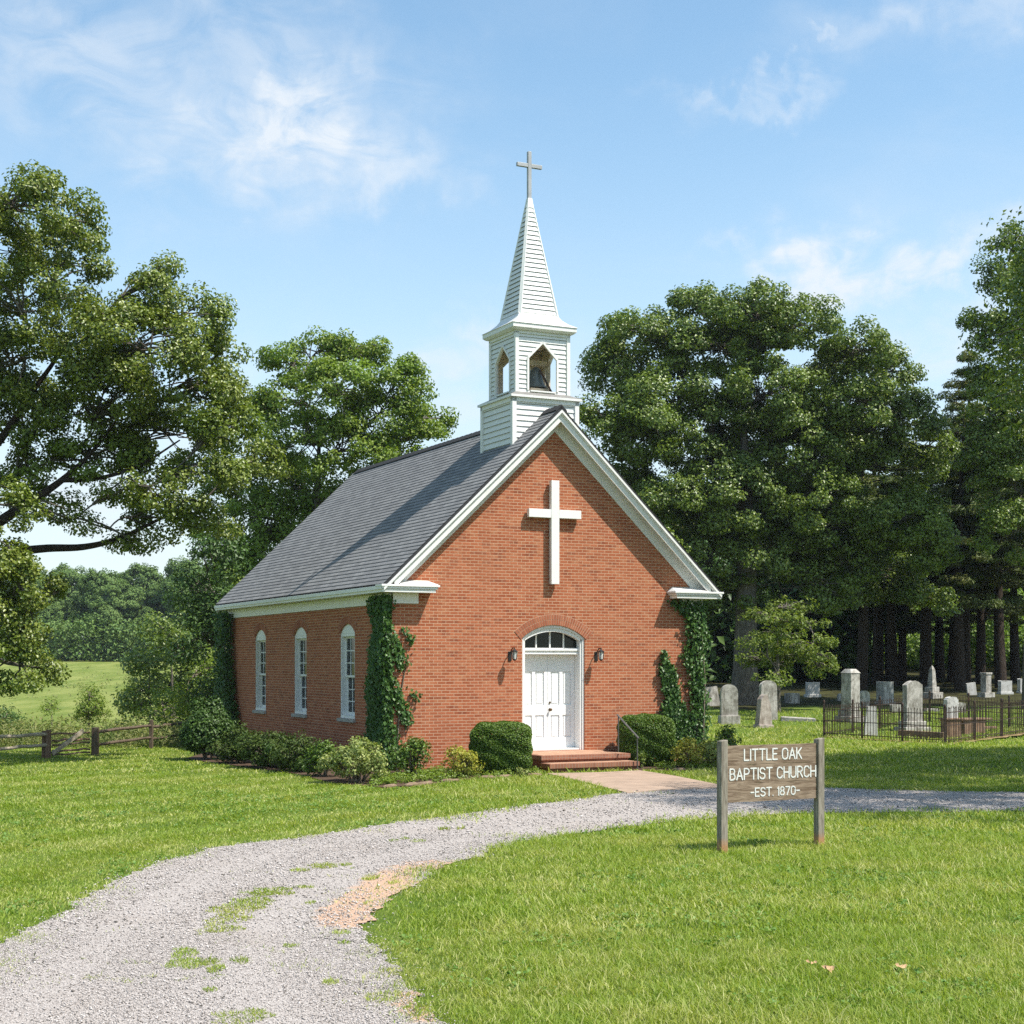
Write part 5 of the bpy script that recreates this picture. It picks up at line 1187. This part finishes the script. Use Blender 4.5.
# ------------------------------------------------------------------ church sign
S_L, S_R = Vector((*flat(722.3, 853), 0)), Vector((*flat(819, 846), 0))
dS = (S_R - S_L); SW = dS.length; sa = math.atan2(dS.y, dS.x)
SIGN_P = mat_wood('sign_post_wood', (.15, .125, .095), (.33, .29, .235)); SIGN_B = mat_wood('sign_board_wood', (.13, .085, .055), (.33, .245, .175), (1.0, 9, 9), 3.2)
m = SIGN_P; t = NT(m.node_tree); b = t.n['Principled BSDF']; tc = t.new('ShaderNodeTexCoord'); zz = t.xyz(tc.outputs['Object'])[2]
oldc = b.inputs['Base Color'].links[0].from_socket
t.put(b.inputs['Base Color'], t.mix(t.math('MULTIPLY', t.ramp(t.math('SUBTRACT', t.math('MULTIPLY', t.noise(tc.outputs['Object'], 12), .12), zz), -.16, -.02), .75), oldc, (.42, .20, .08)))
sign = empty('church_sign', tuple(S_L), sa, 'weathered wooden board sign with white lettering on two posts', 'sign')
for x0, h in ((0, 1.46), (SW, 1.45)):
    mb = MB(); w2 = .052; mb.hexa([(x0 - w2, -w2, -.2), (x0 + w2, -w2, -.2), (x0 + w2, w2, -.2), (x0 - w2, w2, -.2), (x0 - w2, -w2, h - .015), (x0 + w2, -w2, h), (x0 + w2, w2, h), (x0 - w2, w2, h - .02)]); mb.build('post', SIGN_P, sign, bevel=.007)
zt = [(.645, .885), (.889, 1.128), (1.132, 1.378)]
for z0, z1 in zt:
    mb = MB(); n_ = 12; xs = np.linspace(.054, SW - .054, n_)
    lo = z0 + np.array([r_.normal() * .002 for _ in xs]); hi = z1 + np.array([r_.normal() * .002 for _ in xs])
    for i in range(n_ - 1): mb.hexa([(xs[i], -.022, lo[i]), (xs[i + 1], -.022, lo[i + 1]), (xs[i + 1], .022, lo[i + 1]), (xs[i], .022, lo[i]), (xs[i], -.022, hi[i]), (xs[i + 1], -.022, hi[i + 1]), (xs[i + 1], .022, hi[i + 1]), (xs[i], .022, hi[i])])
    o = mb.build('board', SIGN_B, sign); o.data.materials[0] = SIGN_B
def arc(cx, cy, rx, ry, a0, a1, n=9): return [(cx + rx * math.cos(math.radians(a0 + (a1 - a0) * k / n)), cy + ry * math.sin(math.radians(a0 + (a1 - a0) * k / n))) for k in range(n + 1)]
G = {'L': (.40, [[(0, 1), (0, 0), (.40, 0)]]), 'I': (.0, [[(0, 0), (0, 1)]]), 'T': (.5, [[(0, 1), (.5, 1)], [(.25, 1), (.25, 0)]]), 'E': (.40, [[(.40, 1), (0, 1), (0, 0), (.40, 0)], [(0, .52), (.34, .52)]]),
     'O': (.5, [arc(.25, .72, .25, .28, 0, 180) + arc(.25, .28, .25, .28, 180, 360) + [(.5, .72)]]), 'A': (.52, [[(0, 0), (.26, 1), (.52, 0)], [(.09, .33), (.43, .33)]]), 'K': (.46, [[(0, 0), (0, 1)], [(.44, 1), (0, .40)], [(.15, .58), (.46, 0)]]),
     'B': (.44, [[(0, 0), (0, 1), (.22, 1)] + arc(.22, .765, .19, .235, 90, -90) + [(0, .53)], [(.22, .53)] + arc(.22, .265, .22, .265, 90, -90) + [(0, 0)]]), 'P': (.44, [[(0, 0), (0, 1), (.22, 1)] + arc(.22, .74, .22, .26, 90, -90) + [(0, .48)]]),
     'S': (.46, [arc(.23, .75, .22, .25, 20, 260) + arc(.23, .25, .23, .26, 90, -160)]), 'C': (.46, [arc(.24, .72, .24, .28, 20, 180) + arc(.24, .28, .24, .28, 180, 340)]), 'H': (.48, [[(0, 0), (0, 1)], [(.48, 0), (.48, 1)], [(0, .52), (.48, .52)]]),
     'U': (.48, [[(0, 1), (0, .28)] + arc(.24, .26, .24, .26, 180, 360) + [(.48, 1)]]), 'R': (.46, [[(0, 0), (0, 1), (.22, 1)] + arc(.22, .75, .22, .25, 90, -90) + [(0, .50)], [(.22, .5), (.46, 0)]]), '.': (.02, [[(0, .0), (.02, .0)]]),
     '1': (.10, [[(0, .84), (.10, 1), (.10, 0)]]), '8': (.42, [arc(.21, .76, .18, .24, -90, 270, 14), arc(.21, .26, .21, .26, -90, 270, 14)]), '7': (.42, [[(0, 1), (.42, 1), (.14, 0)]]), '0': (.42, [arc(.21, .72, .21, .28, 0, 180) + arc(.21, .28, .21, .28, 180, 360) + [(.42, .72)]]), '-': (.3, [[(0, .48), (.3, .48)]]), ' ': (.16, [])}
LETTER = mat('white_sign_letters', (.68, .67, .63), .6, .08, 20)
def lettering(txt, x0, x1, zb, h, stroke):
    gap = .17; tot = sum(G[c][0] for c in txt) + gap * (len(txt) - 1); k = (x1 - x0) / tot; x = x0; mb = MB()
    for c in txt:
        for pl in G[c][1]:
            pts = [(x + a * k, -.0235, zb + b_ * h) for a, b_ in pl]
            # a flat routed stroke with rounded ends, 3 mm proud of the board
            q = []
            for p in pts:
                if not q or (Vector(p) - Vector(q[-1])).length > 1e-4: q.append(p)
            for p, r in zip(q[:-1], q[1:]):
                d_ = Vector(r) - Vector(p); mb.bar(Vector(p), Vector(r), stroke, .006, up=(0, 1, 0))
            for p in q: mb.tube([(p[0], -.0200, p[2]), (p[0], -.0272, p[2])], stroke / 2, 10, smooth=False)
        x += (G[c][0] + gap) * k
        if c == ' ' and mb.v: mb.build('lettering', LETTER, sign); mb = MB()
    mb.build('lettering', LETTER, sign)
lettering('LITTLE OAK', .335, 1.275, 1.185, .140, .0185)
lettering('BAPTIST CHURCH', .105, 1.515, .938, .140, .0185)
lettering('-EST. 1870-', .44, 1.24, .712, .106, .0165)

# ------------------------------------------------------------------ grass blades, gravel, fallen leaves
bed_polys = [np.array([p[:2] for p in bedA]), np.array([p[:2] for p in bedB]), np.array(wk)]
def local(P_):
    d_ = P_ - np.array([church.location.x, church.location.y]); return d_ @ np.array([CU.x, CU.y]), d_ @ np.array([CV.x, CV.y])
rng = np.random.default_rng(2024)
def vnoise(P_, f, seed):
    g_ = np.random.default_rng(seed).random((128, 128)); q = P_ * f; i = np.floor(q).astype(int); fr = q - i; fr = fr * fr * (3 - 2 * fr)
    a = g_[i[:, 0] % 128, i[:, 1] % 128]; b_ = g_[(i[:, 0] + 1) % 128, i[:, 1] % 128]; c = g_[i[:, 0] % 128, (i[:, 1] + 1) % 128]; d_ = g_[(i[:, 0] + 1) % 128, (i[:, 1] + 1) % 128]
    return (a * (1 - fr[:, 0]) + b_ * fr[:, 0]) * (1 - fr[:, 1]) + (c * (1 - fr[:, 0]) + d_ * fr[:, 0]) * fr[:, 1]
def edge_d(P_, C_):
    out = np.full(len(P_), 9.0); C2 = C_[(C_[:, 1] < 36) & (np.abs(C_[:, 0]) < 18)][::4]
    for s in range(0, len(P_), 20000):
        q = P_[s:s + 20000]; out[s:s + 20000] = np.sqrt(((q[:, None, :] - C2[None]) ** 2).sum(-1)).min(1)
    return out
TUFTS = [(235, 912, .30), (228, 922, .22), (222, 930, .2), (252, 903, .28), (268, 895, .26), (285, 891, .16), (305, 889, .12), (325, 868, .2), (300, 872, .12), (345, 866, .1), (184, 956, .16), (190, 966, .18), (205, 963, .12), (215, 972, .12), (240, 962, .08), (240, 1020, .22), (230, 1018, .15), (418, 842, .16), (405, 840, .1), (445, 831, .1), (460, 830, .1), (345, 945, .06), (290, 948, .08), (310, 905, .08), (340, 935, .08), (352, 870, .07), (395, 842, .1), (330, 985, .07), (390, 1000, .15), (400, 975, .14), (425, 1012, .16), (365, 905, .07), (210, 992, .06), (372, 880, .12), (392, 884, .1)]
tuft_c = np.array([flat(a, b_) for a, b_, _ in TUFTS]); tuft_r = np.array([c for _, _, c in TUFTS])
blades = []
for d0, d1, dens, bw, bh in ((8.5, 14, 4200, .0062, .052), (14, 22, 2200, .009, .054), (22, 34, 850, .014, .06), (34, 62, 300, .026, .062)):
    A_ = .36 * (d1 ** 2 - d0 ** 2) + 6 * (d1 - d0); n = int(A_ * dens * .85)
    y = np.sqrt(rng.uniform(d0 ** 2, d1 ** 2, n)); x = rng.uniform(-1, 1, n) * (.36 * y + 3); P_ = np.stack([x, y], 1)
    ex = [c_ + rng.uniform(-1.4, 1.4, (int(2600 * r_t ** 1.6), 2)) * r_t * np.array([1, 1.35]) for c_, r_t in zip(tuft_c, tuft_r) if d0 <= c_[1] < d1]
    if ex: P_ = np.concatenate([P_] + ex); x, y = P_[:, 0], P_[:, 1]; n = len(P_)
    road = in_poly(P_, ROAD_POLY); ok = ~road
    tuft = np.zeros(n, bool)
    for c, r in zip(tuft_c, tuft_r):
        dd = np.hypot((x - c[0]), (y - c[1]) * .75); tuft |= dd < r * (.4 + .9 * vnoise(P_, 9, 4))
    ok |= tuft & road
    # ragged verge: thin grass spilling onto the gravel and bare spots near it
    ok |= road & (vnoise(P_, 3.1, 8) > .83) & (vnoise(P_, 14, 9) > .62) & (rng.random(n) < .5) & (np.hypot(x - tuft_c[0][0], y - tuft_c[0][1]) < 3.5)
    de = np.minimum(edge_d(P_, ro), edge_d(P_, ri))
    ok |= road & (rng.random(n) < .8 * np.exp(-de / (.04 + .35 * vnoise(P_, 1.7, 12) ** 2)))
    ok &= road | (rng.random(n) < .45 + de / .35)
    for bp in bed_polys: ok &= ~in_poly(P_, bp)
    lx, ly = local(P_); ok &= ~((lx > -.05) & (lx < W_ + .05) & (ly > -.05) & (ly < L_ + .05)); ok &= ~((lx > 2.9) & (lx < 5.4) & (ly > -2.1) & (ly < .1))
    clump = vnoise(P_, 1.6, 1) * .6 + vnoise(P_, 5, 2) * .4; bare = vnoise(P_, .8, 3)
    ok &= rng.random(n) < np.clip(.45 + 1.2 * clump - .75 * np.clip(bare - .62, 0, 1) * 2, .12, 1)
    far_ = sm(44, 58, y); ok &= (rng.random(n) > far_ * .7)
    ok &= rng.random(n) > .93 * np.exp(-((x - 10.8) ** 2 / 1.8 + (y - 36.3) ** 2 / .35)) * (.4 + vnoise(P_, 2.2, 77))
    P_ = P_[ok]; tf = (tuft & road)[ok]; clump = clump[ok]; n = len(P_); z = terr(P_[:, 0], P_[:, 1])
    left = sm(0, -1.5, P_[:, 0] + (P_[:, 1] - 14) * .05)   # the mown lawn on the far side of the drive is shorter
    h = bh * rng.uniform(.5, 1.3, n) * np.where(rng.random(n) < .08, 1.7, 1) * (.45 + 1.15 * clump) * (1 - .46 * left) * np.where(tf, .75, 1); a = rng.uniform(0, 2 * math.pi, n); wv = bw * rng.uniform(.7, 1.3, n); stripe = np.where(np.sin(2 * math.pi * de[ok] / 1.5) > 0, 1.0, -1.0) * left
    lean = h * rng.uniform(.3, 1.7, n); la = a + math.pi / 2 + rng.normal(size=n) * .6; la = np.where(rng.random(n) < .55 * np.abs(stripe), math.pi / 2 * stripe + rng.normal(size=n) * .5 - .4, la)
    bx_, by_ = np.cos(a) * wv / 2, np.sin(a) * wv / 2
    b0 = np.stack([P_[:, 0] - bx_, P_[:, 1] - by_, z], 1); b1 = np.stack([P_[:, 0] + bx_, P_[:, 1] + by_, z], 1)
    m0 = np.stack([P_[:, 0] - bx_ * .8 + np.cos(la) * lean * .35, P_[:, 1] - by_ * .8 + np.sin(la) * lean * .35, z + h * .62], 1); m1 = m0 + np.stack([bx_ * 1.6, by_ * 1.6, 0 * z], 1)
    tp = np.stack([P_[:, 0] + np.cos(la) * lean, P_[:, 1] + np.sin(la) * lean, z + h], 1)
    for q_ in (b0, b1, m0, m1, tp): q_[tf, 2] += .016
    blades.append(np.stack([b0, b1, m1, m0, tp], 1))
V = np.concatenate(blades); k = (np.arange(len(V)) * 5)[:, None, None]
T = (np.array([[0, 1, 2], [0, 2, 3], [3, 2, 4]])[None] + k)
GRASS = mat_leaf('grass_blades', (.140, .240, .015), (.33, .395, .06), .38, .5, .3)
m = GRASS; t = NT(m.node_tree); b = t.n['Principled BSDF']; g_ = t.n['Geometry']; tc = t.new('ShaderNodeTexCoord'); o = tc.outputs['Object']
oldc = b.inputs['Base Color'].links[0].from_socket; ri_ = g_.outputs['Random Per Island']
pt_ = t.math('ADD', t.ramp(t.noise(o, .55, 5, .65), .40, .66), t.math('MULTIPLY', t.ramp(t.noise(o, 3.0, 4, .6), .5, .7), .5))
straw = t.math('LESS_THAN', t.math('FRACT', t.math('MULTIPLY', ri_, 37.3)), t.math('ADD', .06, t.math('MULTIPLY', pt_, .28)))
c = t.mix(t.math('MULTIPLY', pt_, .45), oldc, (.36, .37, .075)); c = t.mix(t.math('MULTIPLY', straw, .7), c, (.62, .58, .26))
t.put(b.inputs['Base Color'], c)
for n_ in t.n:
    if n_.type == 'BSDF_TRANSLUCENT': t.put(n_.inputs['Color'], t.mix(1.0, c, (1.2, 1.25, .5), 'MULTIPLY'))
tag(fast_mesh('grass', V, T, GRASS), 'short green lawn grass', 'grass', kind='stuff')
n = 5200; y = np.sqrt(rng.uniform(9 ** 2, 30 ** 2, n)); x = rng.uniform(-1, 1, n) * (.36 * y + 1); P_ = np.stack([x, y], 1)
ok = ~in_poly(P_, ROAD_POLY) & (vnoise(P_, .9, 31) + .5 * vnoise(P_, 4, 32) > .92)
for bp in bed_polys: ok &= ~in_poly(P_, bp)
P_ = P_[ok]; P_ = np.repeat(P_, 7, 0) + rng.normal(size=(len(P_) * 7, 2)) * .05
LEAF_CLO = mat_leaf('clover_leaves', (.10, .20, .03), (.20, .30, .07), .25, .5, .3)
V, T = leaf_geo(np.concatenate([P_, rng.uniform(.02, .06, (len(P_), 1))], 1), np.array([[0, 0, 1.0]]) + rng.normal(size=(len(P_), 3)) * .35, .045, .035, rng)
tag(fast_mesh('lawn_weeds', V, T, LEAF_CLO), 'clover and broad leaved weeds growing through the lawn', 'weeds', kind='stuff')
st = []
for d0, d1, dens, sz in ((8.5, 14, 2600, .0062), (14, 22, 1000, .009), (22, 33, 260, .013)):
    A_ = .36 * (d1 ** 2 - d0 ** 2) + 6 * (d1 - d0); n = int(A_ * dens)
    y = np.sqrt(rng.uniform(d0 ** 2, d1 ** 2, n)); x = rng.uniform(-1, 1, n) * (.36 * y + 3); P_ = np.stack([x, y], 1)
    ok = in_poly(P_, ROAD_POLY); d_o, d_i = edge_d(P_, ro), edge_d(P_, ri); de = np.minimum(d_o, d_i); lat = d_o / (d_o + d_i); trk = np.exp(-((lat - .27) / .09) ** 2) + np.exp(-((lat - .70) / .09) ** 2); ok &= rng.random(n) > .62 * trk; ok |= (rng.random(n) < .5 * np.exp(-de / .07)); P_ = P_[ok]; n = len(P_)
    c0 = np.array(d1_ := flat(385, 888)); near = np.exp(-(((P_[:, 0] - c0[0]) / .45) ** 2 + ((P_[:, 1] - c0[1]) / 1.3) ** 2)); ok = rng.random(n) > near * .9; P_ = P_[ok]; n = len(P_)
    s = sz * rng.uniform(.5, 1.5, n)[:, None, None] * np.where(rng.random(n) < .03, 1.7, 1)[:, None, None]
    octa = np.array([[1, 0, 0], [-1, 0, 0], [0, 1, 0], [0, -1, 0], [0, 0, .5], [0, 0, -.4]])[None] * (1 + rng.normal(size=(n, 6, 1)) * .22) + rng.normal(size=(n, 6, 3)) * .16
    q = rng.uniform(0, 6.28, n); R = np.stack([np.stack([np.cos(q), -np.sin(q), 0 * q], 1), np.stack([np.sin(q), np.cos(q), 0 * q], 1), np.stack([0 * q, 0 * q, 0 * q + 1], 1)], 1)
    octa = np.einsum('nij,nkj->nki', R, octa) * s + np.concatenate([P_, np.full((n, 1), .016)], 1)[:, None, :] + np.array([0, 0, 1.0]) * s * .35
    st.append(octa)
V = np.concatenate(st); k = (np.arange(len(V)) * 6)[:, None, None]
T = np.array([[0, 2, 4], [2, 1, 4], [1, 3, 4], [3, 0, 4], [2, 0, 5], [1, 2, 5], [3, 1, 5], [0, 3, 5]])[None] + k
m, t, b, o = start_mat('gravel_stones'); g_ = t.new('ShaderNodeNewGeometry')
rr_ = g_.outputs['Random Per Island']; c = t.mix(rr_, (.29, .25, .225), (.61, .55, .51)); c = t.mix(t.math('LESS_THAN', t.math('FRACT', t.math('MULTIPLY', rr_, 53.7)), .12), c, (.10, .085, .07)); t.put(b.inputs['Base Color'], c); b.inputs['Roughness'].default_value = .9
tag(fast_mesh('gravel', V, T, m), 'loose pale gravel on the driveway', 'gravel', kind='stuff')
DRYL = mat('dry_leaf', (.48, .30, .16), .8, .2, 20)
for (px, py, L, lab) in ((829, 977, .062, 'tan fallen leaf lying on the front grass'), (902, 975, .055, 'brown curled fallen leaf lying right of the tan one'), (812, 971, .035, 'small dead leaf lying left of the tan one')):
    c = flat(px, py); lf, lt = leaf_geo(np.array([[0, 0, .05], [.03, .02, .055], [-.03, .015, .06]]), np.array([[.2, -.6, .8], [-.3, -.5, .8], [0, -.7, .6]]), L, L * .75, np.random.default_rng(px))
    o = fast_mesh('fallen_leaf', lf, lt, DRYL); o.location = (c[0], c[1], .015); tag(o, lab, 'fallen leaf')

# ------------------------------------------------------------------ summer haze
hz = MB(); hz.box(-420, 420, -40, 430, -40, 60)
hm = bpy.data.materials.new('haze_air'); hm.use_nodes = True; tn = hm.node_tree
for n_ in list(tn.nodes):
    if n_.type != 'OUTPUT_MATERIAL': tn.nodes.remove(n_)
pv = tn.nodes.new('ShaderNodeVolumePrincipled'); pv.inputs['Color'].default_value = (.85, .92, 1, 1); pv.inputs['Density'].default_value = .00016; pv.inputs['Anisotropy'].default_value = .3
tn.links.new(pv.outputs[0], [n_ for n_ in tn.nodes if n_.type == 'OUTPUT_MATERIAL'][0].inputs['Volume'])
ho = tag(hz.build('haze', hm), 'thin blue summer haze', 'haze', kind='stuff')
